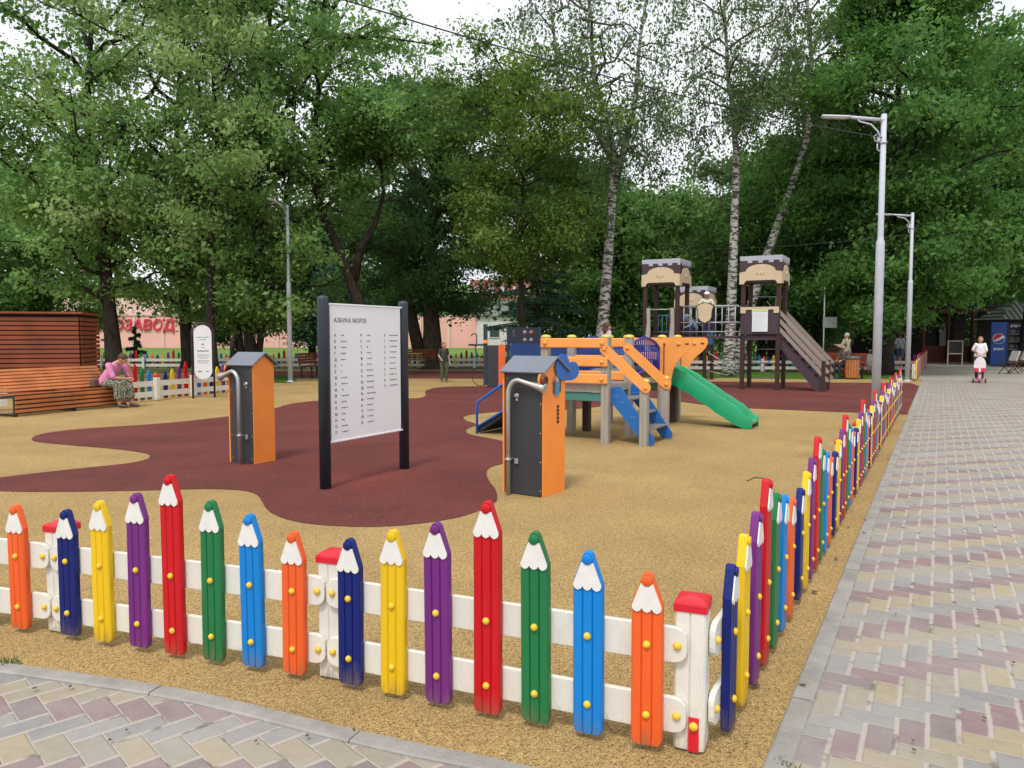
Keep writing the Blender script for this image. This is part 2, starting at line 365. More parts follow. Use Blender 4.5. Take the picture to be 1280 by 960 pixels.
GREY, PINK, CREAM = (.265, .255, .245, 1), (.23, .155, .155, 1), (.33, .275, .185, 1)
# ground layers
grass_g = mat('lawn_soil', (.075, .095, .028), .95, .35, 1.5, .8, 30, spec=.1, dirt=.7, dirtcol=(.12, .09, .055, 1))
S = 700
sheet('ground', [(-S, -S), (S, -S), (S, S), (-S, S)], -.05, grass_g)
corner_px = [(0, 829), (129, 847), (258, 867), (387, 900), (516, 931), (660, 957)]
left_k = [G(-260, 812), G(-120, 818)] + [G(*p) for p in corner_px]
cx0 = K0 - E1 * .42
left_k.append(Vector((.38, 2.42, 0))); left_k.append(cx0 + Vector((-.06, -.02, 0)))
FAR = K0 + E1 * 26.5
kl = smooth_poly([(p.x, p.y) for p in left_k], 2, False)
rub_pts = kl + [(cx0.x, cx0.y), (FAR.x, FAR.y)]
backL = G(-160, 466); 
rub_pts += [(G(1140, 474).x + .4, G(1140, 474).y), tuple(G(1000, 474)[:2]), tuple(G(780, 471)[:2]), tuple(G(600, 462)[:2]), tuple(G(330, 462)[:2]), tuple(G(100, 470)[:2]), (-30, 27), (-30, 6)]
sheet('rubber_ground', rub_pts, 0, yellow_rub)
blob = [(37, 549), (50, 542), (100, 536), (200, 530), (285, 521), (340, 512), (360, 505), (395, 501), (440, 498), (500, 498), (526, 498), (533, 494), (530, 489), (545, 484), (575, 483), (640, 483), (700, 486), (752, 492), (770, 500), (760, 508), (700, 513), (630, 514), (580, 519), (579, 525), (600, 531), (582, 536), (583, 543), (625, 550), (660, 560), (660, 570),
        (630, 580), (612, 584), (607, 592), (612, 603), (620, 612), (622, 622), (620, 629), (590, 643), (550, 652), (475, 660), (400, 657), (360, 651), (335, 640), (328, 628), (322, 618), (305, 613), (260, 611), (200, 613), (100, 615), (0, 615), (-40, 611), (-40, 603), (0, 597), (50, 591), (125, 583), (165, 579), (185, 574), (189, 570), (180, 566), (140, 561), (90, 557), (45, 553)]
bp_ = smooth_poly([(G(*p).x, G(*p).y) for p in blob], 2)
sheet('maroon_rubber_patch', bp_, .004, maroon_rub)
q_ = [(790, 494), (841, 501), (900, 509), (1045, 515), (1142, 518.5)]
m2 = [tuple(G(*p)[:2]) for p in q_] + [tuple((K0 + E1 * ((G(1142, 518.5) - K0).dot(E1)) + Vector((-.02, 0, 0)))[:2]), tuple((K0 + E1 * 23.3 + Vector((-.02, 0, 0)))[:2])] + [tuple(G(*p)[:2]) for p in [(1138, 479), (1000, 478), (860, 477), (790, 480)]]
sheet('maroon_rubber_field', m2, .008, maroon_rub)
m3 = [tuple(G(*p)[:2]) for p in [(330, 463.5), (600, 463.5), (800, 468), (790, 479), (700, 478), (600, 473.5), (440, 473), (330, 472)]]
sheet('maroon_rubber_strip', m3, .004, maroon_rub)

# kerbs: separate stones laid end to end, flush with the paving
kerb_m = mat('kerb_concrete', (.30, .285, .26), .9, .18, 6, .5, 90, spec=.2, dirt=.3, dirtcol=(.42, .4, .36, 1))
def kerb_run(pts, off, wdt, L0, name, z=.012):
    # resample
    P = [Vector((p[0], p[1], 0)) for p in pts]; mb = MB(); acc = [0]
    for a, b2 in zip(P, P[1:]): acc.append(acc[-1] + (b2 - a).length)
    def at(s):
        s = max(0, min(acc[-1] - 1e-6, s))
        for i in range(len(P) - 1):
            if acc[i + 1] >= s:
                return P[i].lerp(P[i + 1], (s - acc[i]) / max(1e-6, acc[i + 1] - acc[i])), (P[i + 1] - P[i]).normalized()
    s = 0
    random.seed(3)
    while s < acc[-1] - .02:
        e = min(s + L0, acc[-1]); k = max(1, int((e - s) / .25)); dz = random.uniform(-.003, .003)
        ring = []
        for i in range(k + 1):
            ss = s + .003 + (e - s - .006) * i / k; p, d = at(ss); nn = Vector((d.y, -d.x, 0)) * (1 if off > 0 else -1)
            for (o, zz) in ((0, -.1), (0, z - .006), (.008, z), (wdt - .008, z), (wdt, z - .006), (wdt, -.1)):
                ring.append(tuple(p + nn * o + Vector((0, 0, zz + (dz if zz > 0 else 0)))))
        fs = []
        for i in range(k):
            for j in range(5): fs.append((i * 6 + j, i * 6 + j + 1, (i + 1) * 6 + j + 1, (i + 1) * 6 + j))
        fs += [tuple(range(6)), tuple(reversed(range(k * 6, k * 6 + 6)))]
        mb.add(ring, fs); s = e
    return struct(mb.build(name, kerb_m))
kerb_run(kl, 1, .085, 1.0, 'kerb_curved')
KE = K0 + E1 * 27.5
kerb_run([tuple(cx0[:2]), tuple(KE[:2])], 1, .085, 1.0, 'kerb_straight')

# paving
KW = .084
pr = [cx0 + E2 * KW, KE + E2 * KW, KE + E2 * 12, cx0 + E2 * 12 - E1 * 5, cx0 + E2 * .02 - E1 * 5]
hb_r = herringbone('paving_walk', ROT, tuple((K0 + E2 * KW)[:2]), (GREY, PINK, CREAM), 2)
sheet('path', [tuple(p[:2]) for p in pr], 0, hb_r)
# left paving : follows the outer side of the curved kerb
off = []
for i, p in enumerate(kl):
    a = Vector(kl[max(0, i - 1)]); b2 = Vector(kl[min(len(kl) - 1, i + 1)]); d = (b2 - a).normalized(); off.append((p[0] + d.y * .083, p[1] - d.x * .083))
pl = off + [tuple((cx0 + E2 * .02 - Vector((0, .1, 0)))[:2]), tuple((cx0 + E2 * .018 - E1 * 5)[:2]), (-8, -2), (-8, 3.2)]
pA, pB = G(56, 880), G(81, 915); la = math.atan2((pB - pA).y, (pB - pA).x)
hb_l = herringbone('paving_corner', la, (pA.x, pA.y), (PINK, GREY, CREAM))
sheet('path_corner', pl, 0, hb_l)
conc = mat('far_paving', (.36, .33, .28), .9, .12, 1.2, .3, 40, spec=.2, dirt=.4, dirtcol=(.42, .36, .26, 1))
sheet('far_path', [tuple((KE + E2 * -.3)[:2]), tuple((KE + E2 * 14)[:2]), (60, 40), (60, 60), (14, 60), (19.0, 37)], -.006, conc)
lawn_m = mat('lawn_green', (.07, .14, .02), .95, .3, 3, 1, 60, spec=.1, dirt=.5, dirtcol=(.13, .11, .05, 1))
sheet('lawn', [tuple(G(*p)[:2]) for p in [(780, 471), (1000, 473.8), (1138, 473.8), (1145, 463.5), (780, 463.5)]], -.012, lawn_m)
sheet('lawn_patch', [tuple(G(*p)[:2]) for p in [(318, 472), (356, 470), (372, 474), (362, 479), (330, 478)]], .012, lawn_m)
# grass bank and meadow behind the back fence
bank_m = mat('bank_green', (.12, .19, .04), .95, .2, .3, .5, 20, spec=.1)
bk = MB()
xs = np.linspace(-90, 80, 40); prof = [(43, -.04), (60, -.02), (75, .0), (88, .15)]
vs = [(x, y, z + .03 * math.sin(x * .4)) for y, z in prof for x in xs]; n = len(xs)
bk.add(vs, [(j * n + i, j * n + i + 1, (j + 1) * n + i + 1, (j + 1) * n + i) for j in range(3) for i in range(n - 1)])
struct(bk.build('grass_bank', bank_m))
# ================================================================== PENCIL FENCES
SEQ = ['navy', 'yellow', 'purple', 'red', 'green', 'blue', 'orange']
HT = {'navy': .625, 'yellow': .685, 'purple': .735, 'red': .84, 'green': .735, 'blue': .685, 'orange': .63}
PW = .113; PT = .034
def head_outline(w, h0, h1, inset=0):
    a = w / 2 - inset; tw = .019
    return [(-a, h0), (a, h0)] + [(tw * math.cos(R(q)) * 1.0, h1 - .019 - inset * .3 + .019 * math.sin(R(q))) for q in (12, 40, 65, 90, 115, 140, 168)]
def picket_meshes(col, fine=True):
    h = HT[col]; sh = h - .12; mb = MB()
    w = PW / 2
    # cross-section with two grooves on each face, extruded upwards
    g = .004; gx = PW / 6; c = .006
    prof = [(-w + c, 0), (-gx - g, 0), (-gx, .006), (-gx + g, 0), (gx - g, 0), (gx, .006), (gx + g, 0), (w - c, 0), (w, c), (w, PT - c), (w - c, PT),
            (gx + g, PT), (gx, PT - .006), (gx - g, PT), (-gx + g, PT), (-gx, PT - .006), (-gx - g, PT), (-w + c, PT), (-w, PT - c), (-w, c)]
    n = len(prof); lv = [(0, .84), (.006, .93), (.02, 1.0), (sh, 1.0)]
    vs = [(x * s, y, z) for z, s in lv for x, y in prof]
    fs = [(i * n + k, i * n + (k + 1) % n, (i + 1) * n + (k + 1) % n, (i + 1) * n + k) for i in range(3) for k in range(n)]
    fs += [tuple(reversed(range(n))), tuple(range(3 * n, 4 * n))]
    mb.add(vs, fs)
    # head, chamfered: a thick core and a slightly smaller front and back
    A = head_outline(PW, sh + .0005, h); B = head_outline(PW - .008, sh + .0005, h - .004)
    m = len(A); lay = [(B, 0), (A, .005), (A, PT - .005), (B, PT)]
    vs = [(x, y, z) for o, y in lay for x, z in o]
    fs = [tuple(range(m)), tuple(reversed(range(3 * m, 4 * m)))] + [(i * m + k, (i + 1) * m + k, (i + 1) * m + (k + 1) % m, i * m + (k + 1) % m) for i in range(3) for k in range(m)]
    mb.add(vs, fs)
    body = mb
    # white scalloped wood plate on the front, lead disc on top
    a = PW / 2 - .003; zt = h - .040
    out = [(-.0225, zt), (-a, sh - .002)]
    for k in range(3):
        x0 = -a + 2 * a * k / 3; x1 = -a + 2 * a * (k + 1) / 3; cxx = (x0 + x1) / 2; r = (x1 - x0) / 2
        out += [(cxx + r * math.cos(R(q)), sh - .002 + r * 1.2 * math.sin(R(q))) for q in (200, 225, 270, 315, 340)]
    out += [(a, sh - .002), (.0225, zt)]
    tip = MB().prism(list(reversed(out)), .0055, Matrix.Translation((0, -.0058, 0)))
    ld = MB(); T = Matrix.Translation((0, .002, h - .028)) @ Matrix.Rotation(R(90), 4, 'X')
    ld.lathe([(.0195, 0), (.0195, .0105), (.0188, .0113), (.001, .0116)], 16, M=T)
    return body, tip, ld
def bolt_mb(y0=0, r=.0145):
    T = Matrix.Translation((0, y0, 0)) @ Matrix.Rotation(R(90), 4, 'X')
    return MB().lathe([(r * .55, -.002), (r * .98, 0), (r, .003), (r * .9, .008), (r * .5, .0125), (.001, .014)], 12, M=T)
bolt_me = bolt_mb().build('bolt', bolt_y); BOLT = bolt_me.data; bpy.data.objects.remove(bolt_me)
PK = {}
for c_ in SEQ:
    b_, t_, l_ = picket_meshes(c_)
    PK[c_] = []
    for nm, q, m_ in (('picket', b_, PM[c_]), ('tip', t_, tip_m), ('lead', l_, PM[c_])):
        o = q.build(nm, m_); PK[c_].append(o.data); bpy.data.objects.remove(o)
def rail_mb(L, z, hh=.13):
    """board from x=0 to L, rounded ends"""
    r = .045
    pts = [(0 + r + r * math.cos(R(q)), z - hh / 2 + r + r * math.sin(R(q))) for q in (180, 205, 235, 270)] + \
          [(L - r + r * math.cos(R(q)), z - hh / 2 + r + r * math.sin(R(q))) for q in (270, 305, 335, 360)] + \
          [(L - r + r * math.cos(R(q)), z + hh / 2 - r + r * math.sin(R(q))) for q in (0, 25, 55, 90)] + \
          [(r + r * math.cos(R(q)), z + hh / 2 - r + r * math.sin(R(q))) for q in (90, 125, 155, 180)]
    mb = MB()
    ins = [(max(.003, min(L - .003, x)), z + (zz - z) * .96) for x, zz in pts]
    m = len(pts); lay = [(ins, 0), (pts, .003), (pts, .019), (ins, .022)]
    vs = [(x, y, zz) for o, y in lay for x, zz in o]
    fs = [tuple(range(m)), tuple(reversed(range(3 * m, 4 * m)))] + [(i * m + k, (i + 1) * m + k, (i + 1) * m + (k + 1) % m, i * m + (k + 1) % m) for i in range(3) for k in range(m)]
    return mb.add(vs, fs)
random.seed(11)
def post_obj(root, p, ang, plate=None):
    """post centred at p (root coords), its face parallel to the fence"""
    T = Matrix.Translation(p) @ Matrix.Rotation(ang, 4, 'Z'); mb = MB()
    w = .056; c = .008; g = .004
    prof = [(-w + c, -w), (-g, -w), (0, -w + .006), (g, -w), (w - c, -w), (w, -w + c), (w, w - c), (w - c, w), (-w + c, w), (-w, w - c), (-w, -w + c)]
    n = len(prof)
    vs = [(x, y, z) for z in (.012, .515) for x, y in prof]
    mb.add(vs, [(k, (k + 1) % n, n + (k + 1) % n, n + k) for k in range(n)] + [tuple(reversed(range(n))), tuple(range(n, 2 * n))], T)
    mb.box((0, 0, .008), (.08, .08, .02), M=T)
    o = mb.build('post', white_paint, root)
    cp = MB(); a = .060
    rings = [(a, 0), (a, .026), (a * .95, .034), (a * .75, .043), (a * .3, .048)]
    vs = []; fs = []
    for q, z in rings: vs += [(-q, -q, z), (q, -q, z), (q, q, z), (-q, q, z)]
    for i in range(len(rings) - 1):
        for k in range(4): fs.append((i * 4 + k, i * 4 + (k + 1) % 4, i * 4 + 4 + (k + 1) % 4, i * 4 + 4 + k))
    fs += [(3, 2, 1, 0), tuple(range(len(vs) - 4, len(vs)))]
    cp.add(vs, fs, T @ Matrix.Translation((0, 0, .5165))); cp.build('post_cap', red_cap, o)
    if plate is not None:
        pm = MB().box((.018, -w - .004, .072), (.036, .006, .125), M=T); pm.build('plate', red_cap, o)
        b = link('bolt', BOLT, o); b.matrix_local = T @ Matrix.Translation((.018, -w - .007, .105)) @ Matrix.Scale(1.15, 4)
    return o
def fence(name, label, posts, first=0, cat='fence', fine=True, outer=-1, last_plate=False, post_at=None, skip=()):
    """posts: ground points; pickets stand on the side given by outer (-1: right-hand side of the walking direction is the front)"""
    o0 = posts[0]; root = thing(name, label, cat, o0)
    P = [p - o0 for p in posts]; k = first
    for i, p in enumerate(P):
        if i in skip: continue
        d = (P[min(i + 1, len(P) - 1)] - P[max(i - 1, 0)]).normalized()
        post_obj(root, p, math.atan2(d.y, d.x), plate=(True if (last_plate and i == len(P) - 1) else None))
    for i in range(len(P) - 1):
        a, b = P[i], P[i + 1]; d = (b - a).normalized(); Ls = (b - a).length; ang = math.atan2(d.y, d.x)
        T = Matrix.Translation(a) @ Matrix.Rotation(ang, 4, 'Z')
        for z in (.14, .398):
            rb = rail_mb(Ls - .012, z).build('rail', white_paint, root)
            rb.matrix_local = T @ Matrix.Translation((.006, -.056 - .024, 0))
            for xx in (.034, Ls - .046):
                bo = link('bolt', BOLT, rb); bo.location = (xx, 0, z); bo.scale = (1.05,) * 3
        for j in range(7):
            col = SEQ[(k) % 7]; k += 1
            s = Ls * (.096 + j * .809 / 6)
            pk = link('picket', PK[col][0], root)
            T2 = T @ Matrix.Translation((s + random.uniform(-.006, .006), -.056 - .024 - PT - .001, .028 + random.uniform(-.004, .004))) @ Matrix.Rotation(random.uniform(-.008, .008), 4, 'Y') @ Matrix.Rotation(random.uniform(-.012, .012), 4, 'Z')
            pk.matrix_local = T2
            link('tip', PK[col][1], pk); link('lead', PK[col][2], pk)
            for z in (.14 - .028, .398 - .028):
                bo = link('bolt', BOLT, pk); bo.location = (0, 0, z)
    return root
c0 = G(866, 937); p2 = G(421, 843); p3 = G(82, 786.5)
c0 = c0 + Vector((0, .03, 0))
d3 = (p3 - p2); p4 = p3 + d3 * 1.14 + Vector((0, -.05, 0))
front = fence('pencil_fence', 'low fence of coloured pencil pickets on white rails along the curved kerb in front', [p4, p3, p2, c0], last_plate=True)
# the long run beside the walk; walking away from the camera its front is on the right
endF = G(1131, 511.5) ; Lr = (endF - c0).length; nsec = 9; 
dR = E1
st = c0 + dR * .02
pp = [c0 + dR * (1.62 * i) for i in range(nsec + 1)]
right = fence('pencil_fence', 'long straight fence of coloured pencil pickets running away beside the brick walk', pp, skip=(0,))

# far fences: white rails towards the playground, pencil pickets on the outside
def far_fence(name, label, pts, start=0, spacing=.2, far_side=1, gap_post=8, scale=1.0, palette=None):
    o0 = pts[0]; root = thing(name, label, 'fence', o0); k = start; total = 0
    for a, b in zip(pts, pts[1:]):
        a = a - o0; b = b - o0; d = (b - a).normalized(); Ls = (b - a).length; ang = math.atan2(d.y, d.x)
        T = Matrix.Translation(a) @ Matrix.Rotation(ang, 4, 'Z')
        for z in (.16, .40):
            MB().box((Ls / 2, 0, z), (Ls, .024, .125), M=T).build('rail', white_paint, root)
        n = int(Ls / spacing)
        for i in range(n):
            col = SEQ[k % 7]; k += 1
            pk = link('picket', PK[col][0], root); pk.matrix_local = T @ Matrix.Translation((spacing * (i + .5), far_side * .03 - (0 if far_side > 0 else PT), .03))
            if i % gap_post == 4:
                mb = MB().box((spacing * i, -far_side * .07, .28), (.11, .11, .54), .006, M=T); po = mb.build('post', white_paint, root)
                MB().box((spacing * i, -far_side * .07, .572), (.12, .12, .045), .01, M=T).build('post_cap', red_cap, po)
    return root
far_fence('pencil_fence', 'pencil fence with white rails and white posts beside the bench and the oval sign', [G(158, 504.5), G(205, 499.5), G(335, 487)], 2, .21)
far_fence('pencil_fence', 'short piece of white railed fence at the far left edge beyond the bench arm', [G(-150, 521), G(10, 513)], 2, .21)
far_fence('pencil_fence', 'distant pencil fence in front of the pink wall behind the leaning trees', [G(100, 461), G(360, 460.5), G(628, 460.5)], 0, .24)
far_fence('pencil_fence', 'distant pencil fence on the lawn behind the castle tower playset', [G(690, 462), G(880, 464.5), G(1146, 465)], 3, .2)
far_fence('pencil_fence', 'distant pencil fence edging the walk beyond the far white gate post', [G(1143, 477), G(1157, 456)], 1, .33, far_side=-1)
# ================================================================== TREES
def bark(name, c, c2, birch=False, sc_=3):
    m = bpy.data.materials.new(name); m.use_nodes = True; t = m.node_tree; b = t.nodes['Principled BSDF']; L = t.links.new
    b.inputs['Roughness'].default_value = .95; b.inputs['Specular IOR Level'].default_value = .15
    tc = NN(t, 'ShaderNodeTexCoord'); mp = NN(t, 'ShaderNodeMapping'); mp.inputs['Scale'].default_value = (4, 4, 1.1) if not birch else (1.2, 1.2, 3.5)
    L(tc.outputs['Object'], mp.inputs[0]); n = NN(t, 'ShaderNodeTexNoise'); n.inputs['Scale'].default_value = sc_; n.inputs['Detail'].default_value = 7; n.inputs['Roughness'].default_value = .65
    L(mp.outputs[0], n.inputs['Vector']); cr = NN(t, 'ShaderNodeValToRGB')
    cr.color_ramp.elements[0].position = .47 if birch else .35; cr.color_ramp.elements[0].color = (*c2, 1)
    cr.color_ramp.elements[1].position = .53 if birch else .65; cr.color_ramp.elements[1].color = (*c, 1)
    L(n.outputs['Fac'], cr.inputs[0]); L(cr.outputs[0], b.inputs['Base Color'])
    bp = NN(t, 'ShaderNodeBump'); bp.inputs['Strength'].default_value = .8; bp.inputs['Distance'].default_value = .03; L(n.outputs['Fac'], bp.inputs['Height']); L(bp.outputs[0], b.inputs['Normal'])
    return m
bark_d = bark('bark_dark', (.06, .047, .037), (.02, .016, .013))
bark_g = bark('bark_grey', (.15, .12, .09), (.05, .04, .03))
bark_b = bark('bark_birch', (.46, .45, .42), (.07, .06, .055), True, 3.6)
def leafmat(name, cols, trans=.48):
    m = bpy.data.materials.new(name); m.use_nodes = True; t = m.node_tree; L = t.links.new
    t.nodes.remove(t.nodes['Principled BSDF']); out = [n for n in t.nodes if n.type == 'OUTPUT_MATERIAL'][0]
    at = NN(t, 'ShaderNodeAttribute'); at.attribute_name = 'tint'
    cr = NN(t, 'ShaderNodeValToRGB'); E = cr.color_ramp.elements; E[0].color = (*cols[0], 1); E[1].color = (*cols[2], 1); k = E.new(.5); k.color = (*cols[1], 1)
    L(at.outputs['Fac'], cr.inputs[0])
    d = NN(t, 'ShaderNodeBsdfPrincipled'); d.inputs['Roughness'].default_value = .55; d.inputs['Specular IOR Level'].default_value = .3; L(cr.outputs[0], d.inputs['Base Color'])
    tr = NN(t, 'ShaderNodeBsdfTranslucent'); hs = NN(t, 'ShaderNodeHueSaturation'); hs.inputs['Hue'].default_value = .485; hs.inputs['Value'].default_value = 1.5; hs.inputs['Saturation'].default_value = 1.1
    L(cr.outputs[0], hs.inputs['Color']); L(hs.outputs[0], tr.inputs['Color'])
    mx = NN(t, 'ShaderNodeMixShader'); mx.inputs[0].default_value = trans; L(d.outputs[0], mx.inputs[1]); L(tr.outputs[0], mx.inputs[2]); L(mx.outputs[0], out.inputs['Surface'])
    return m
LM = {'mid': leafmat('leaves_mid', ((0.0775, 0.1751, 0.0552), (0.1440, 0.2803, 0.0827), (0.2659, 0.4439, 0.1515))),
      'dark': leafmat('leaves_dark', ((0.0385, 0.1015, 0.0383), (0.0809, 0.1788, 0.0576), (0.1445, 0.2640, 0.0839))),
      'birch': leafmat('leaves_birch', ((0.0540, 0.0976, 0.0383), (0.1002, 0.1706, 0.0634), (0.1695, 0.2600, 0.1055))),
      'yel': leafmat('leaves_yellowish', ((.05, .105, .022), (.10, .185, .035), (.19, .29, .07))),
      'willow': leafmat('leaves_willow', ((0.1059, 0.1900, 0.0660), (0.2119, 0.3352, 0.1187), (0.3814, 0.5140, 0.2242))),
      'maple': leafmat('leaves_maple', ((0.0491, 0.1295, 0.0325), (0.0900, 0.2071, 0.0490), (0.1473, 0.2935, 0.0815))),
      'fir': leafmat('needles', ((0.0230, 0.0710, 0.0383), (0.0481, 0.1219, 0.0719), (0.0867, 0.1828, 0.0959)), .1)}
def leaves_mesh(name, pts, size, tint, rng, aspect=.55, hang=0.0, flat=.0, nrm=None):
    n = len(pts); s = size * np.clip(rng.lognormal(0, .38, n), .4, 2.2)[:, None] * .92
    a = rng.normal(size=(n, 3)); a[:, 2] -= hang * 2.0; a /= np.linalg.norm(a, axis=1)[:, None] + 1e-9
    r = rng.normal(size=(n, 3)); r[:, 2] *= (1 - flat * .8); b = np.cross(a, r); b /= np.linalg.norm(b, axis=1)[:, None] + 1e-9
    c = np.cross(a, b)
    if nrm is not None:
        c = nrm + rng.normal(0, .55, (n, 3)); c /= np.linalg.norm(c, axis=1)[:, None] + 1e-9
        a = a - (a * c).sum(1)[:, None] * c; a /= np.linalg.norm(a, axis=1)[:, None] + 1e-9; b = np.cross(c, a)
    v = np.empty((n, 4, 3), np.float32)
    v[:, 0] = pts - a * s * .5; v[:, 1] = pts + b * s * aspect * .5 + c * s * .06; v[:, 2] = pts + a * s * .5; v[:, 3] = pts - b * s * aspect * .5 + c * s * .06
    me = bpy.data.meshes.new(name); me.vertices.add(n * 4); me.vertices.foreach_set('co', v.ravel())
    me.loops.add(n * 4); me.loops.foreach_set('vertex_index', np.arange(n * 4, dtype=np.int32))
    me.polygons.add(n); me.polygons.foreach_set('loop_start', np.arange(0, n * 4, 4, dtype=np.int32)); me.polygons.foreach_set('loop_total', np.full(n, 4, np.int32))
    at = me.attributes.new('tint', 'FLOAT', 'FACE'); at.data.foreach_set('value', np.clip(tint, 0, 1).astype(np.float32))
    me.update(calc_edges=True); return me
def bez(p0, p1, p2, n):
    t = np.linspace(0, 1, n)[:, None]; return (1 - t) ** 2 * p0 + 2 * t * (1 - t) * p1 + t ** 2 * p2
def tree(label, base, h, tr, leaf='mid', bk=None, lean=(0, 0), R0=4.0, z0=.25, nl=18, nleaf=40000, lsize=.11, seed=1, trunk=None, forks=(), up=.35, droop=0, clump=.42, sub=6,
         prof=None, hang=.1, flat=0, bare=0, name='tree', cat='tree', group=None, spread_y=1.0, twigs=True):
    rng = np.random.default_rng(seed); bk = bk or bark_d
    root = thing(name, label, cat, base, 0, group)
    T = MB(); LI = 1 if bk is bark_b else 0
    if trunk is None:
        zs = np.linspace(0, 1, 9); wob = np.cumsum(rng.normal(0, .06, (9, 2)), 0) * h / 14
        path = [np.array([lean[0] * z ** 1.1 + wob[i, 0], lean[1] * z + wob[i, 1], h * .93 * z]) for i, z in enumerate(zs)]
    else: path = [np.array(p, float) for p in trunk]
    m = len(path)
    rad = [tr * (1.0 - .88 * (i / (m - 1)) ** .9) for i in range(m)]
    pth = [path[0] - [0, 0, .15]] + [path[0] + (path[1] - path[0]) * .08] + path[1:]
    T.tube([tuple(p) for p in pth], [tr * 1.45, tr * 1.08] + rad[1:], 10)
    def on(path, t):
        f = t * (len(path) - 1); i = min(int(f), len(path) - 2); return path[i] + (path[i + 1] - path[i]) * (f - i)
    axes = [(path, tr, h)]
    for fk in forks:
        fp = [np.array(p, float) for p in fk]
        r0 = tr * .62; T.tube([tuple(p) for p in fp], [r0 * (1 - .85 * i / (len(fp) - 1)) for i in range(len(fp))], 8); axes.append((fp, r0, h))
    if prof is None: prof = lambda t: (math.sin(PI * min(1, max(0, t * .86 + .12)))) ** .75
    pts = []; tint = []; strands = []
    ga = rng.uniform(0, 6.28); clumps = []
    for ax, (pa, r0, hh) in enumerate(axes):
        zt = pa[-1][2]; zb = pa[0][2]; k_n = nl if ax == 0 else max(5, nl // (2))
        for i in range(k_n):
            t = (i + rng.uniform(0, .9)) / k_n
            zz = max(z0 * h, zb) + (zt - max(z0 * h, zb)) * t
            f = np.clip((zz - zb) / (zt - zb), 0, 1); p0 = on(pa, f)
            tt = (zz - z0 * h) / (h * (1 - z0)); Rr = R0 * prof(tt) * rng.uniform(.75, 1.15) * (1 if ax == 0 else .75)
            ga += 2.39996 + rng.normal(0, .25); d = np.array([math.cos(ga), math.sin(ga) * spread_y, 0])
            upz = up * Rr * rng.uniform(.5, 1.4)
            p2 = p0 + d * Rr + [0, 0, upz - droop * Rr * .6]; p1 = p0 + d * Rr * .5 + [0, 0, upz * .9 + .15 * Rr]
            lp = bez(p0, p1, p2, 7); lp[1:-1] += rng.normal(0, .05 * Rr, (5, 3))
            lr = max(.012, min(r0 * .35, .035 * Rr + .01)) * (.6 if LI else 1); T.tube([tuple(q) for q in lp], [lr * (1 - .85 * j / 6) for j in range(7)], 5, cap=False, mi=LI)
            for s_ in range(sub):
                ft = rng.uniform(.25, 1.0) if s_ else 1.0
                q0 = lp[min(6, int(ft * 6))]; dd = d * rng.uniform(.2, 1) + rng.normal(0, .55, 3); dd[2] = dd[2] * .6 + .15 - droop * .3
                ln = Rr * rng.uniform(.15, .42); q2 = q0 + dd * ln
                if twigs: T.tube([tuple(q0), tuple((q0 + q2) / 2 + [0, 0, .06 * ln]), tuple(q2)], [lr * .35, lr * .22, .004], 4, cap=False, mi=LI)
                ct = rng.normal(.5, .22)
                for e in (.45, .8, 1.05):
                    clumps.append((q0 + (q2 - q0) * e, ct, clump * rng.uniform(.4, 1.15)))
    nc = len(clumps); per = max(3, int(nleaf / nc)); cen = np.array([c[0] for c in clumps]); ct = np.array([c[1] for c in clumps]); cs = np.array([c[2] for c in clumps])
    if not droop:
        P = np.repeat(cen, per, 0) + rng.normal(size=(nc * per, 3)) * np.repeat(cs, per)[:, None] * np.array([1, 1, .62])
        ti = np.repeat(ct, per) + rng.normal(0, .14, nc * per)
    else:
        # hanging strands
        ns = 7; st = np.repeat(cen, ns, 0) + rng.normal(size=(nc * ns, 3)) * np.repeat(cs, ns)[:, None] * np.array([1, 1, .4])
        ln = np.abs(rng.normal(0, 1, nc * ns)) * droop * 1.1 + .25; sway = rng.normal(0, .07, (nc * ns, 2)); k = max(2, per // ns)
        u = rng.uniform(0, 1, (nc * ns, k)); P = np.repeat(st[:, None], k, 1); P[..., 2] -= u * ln[:, None]; P[..., :2] += sway[:, None, :] * (u ** 1.3 * ln[:, None])[..., None]
        P = P.reshape(-1, 3) + rng.normal(0, .028, (nc * ns * k, 3)); ti = np.repeat(np.repeat(ct, ns), k) + rng.normal(0, .15, nc * ns * k)
    cn = rng.normal(size=(nc, 3)) * [.8, .8, .5] + [0, 0, .55]; cn /= np.linalg.norm(cn, axis=1)[:, None]
    N_ = np.repeat(cn, len(P) // nc, 0) if not droop else None
    keep = P[:, 2] > .5; P = P[keep]; ti = ti[keep]; N_ = N_[keep] if N_ is not None else None
    T.build('trunk', [bk, bark_g] if LI else bk, root, fix=False)
    link('crown', leaves_mesh('crown', P, lsize, ti, rng, hang=hang, flat=flat, nrm=N_), root).data.materials.append(LM[leaf])
    return root
def tb(px, Y): return AT(px, Y)
def rel(base, pts):
    """trunk way-points given as (column, row) pixels at the tree's own depth"""
    Y = base.y; return [((px - 640) / FPX * Y * (1) - base.x, 0 + dy, max(0, ZY(py, Y))) for px, py, dy in pts]
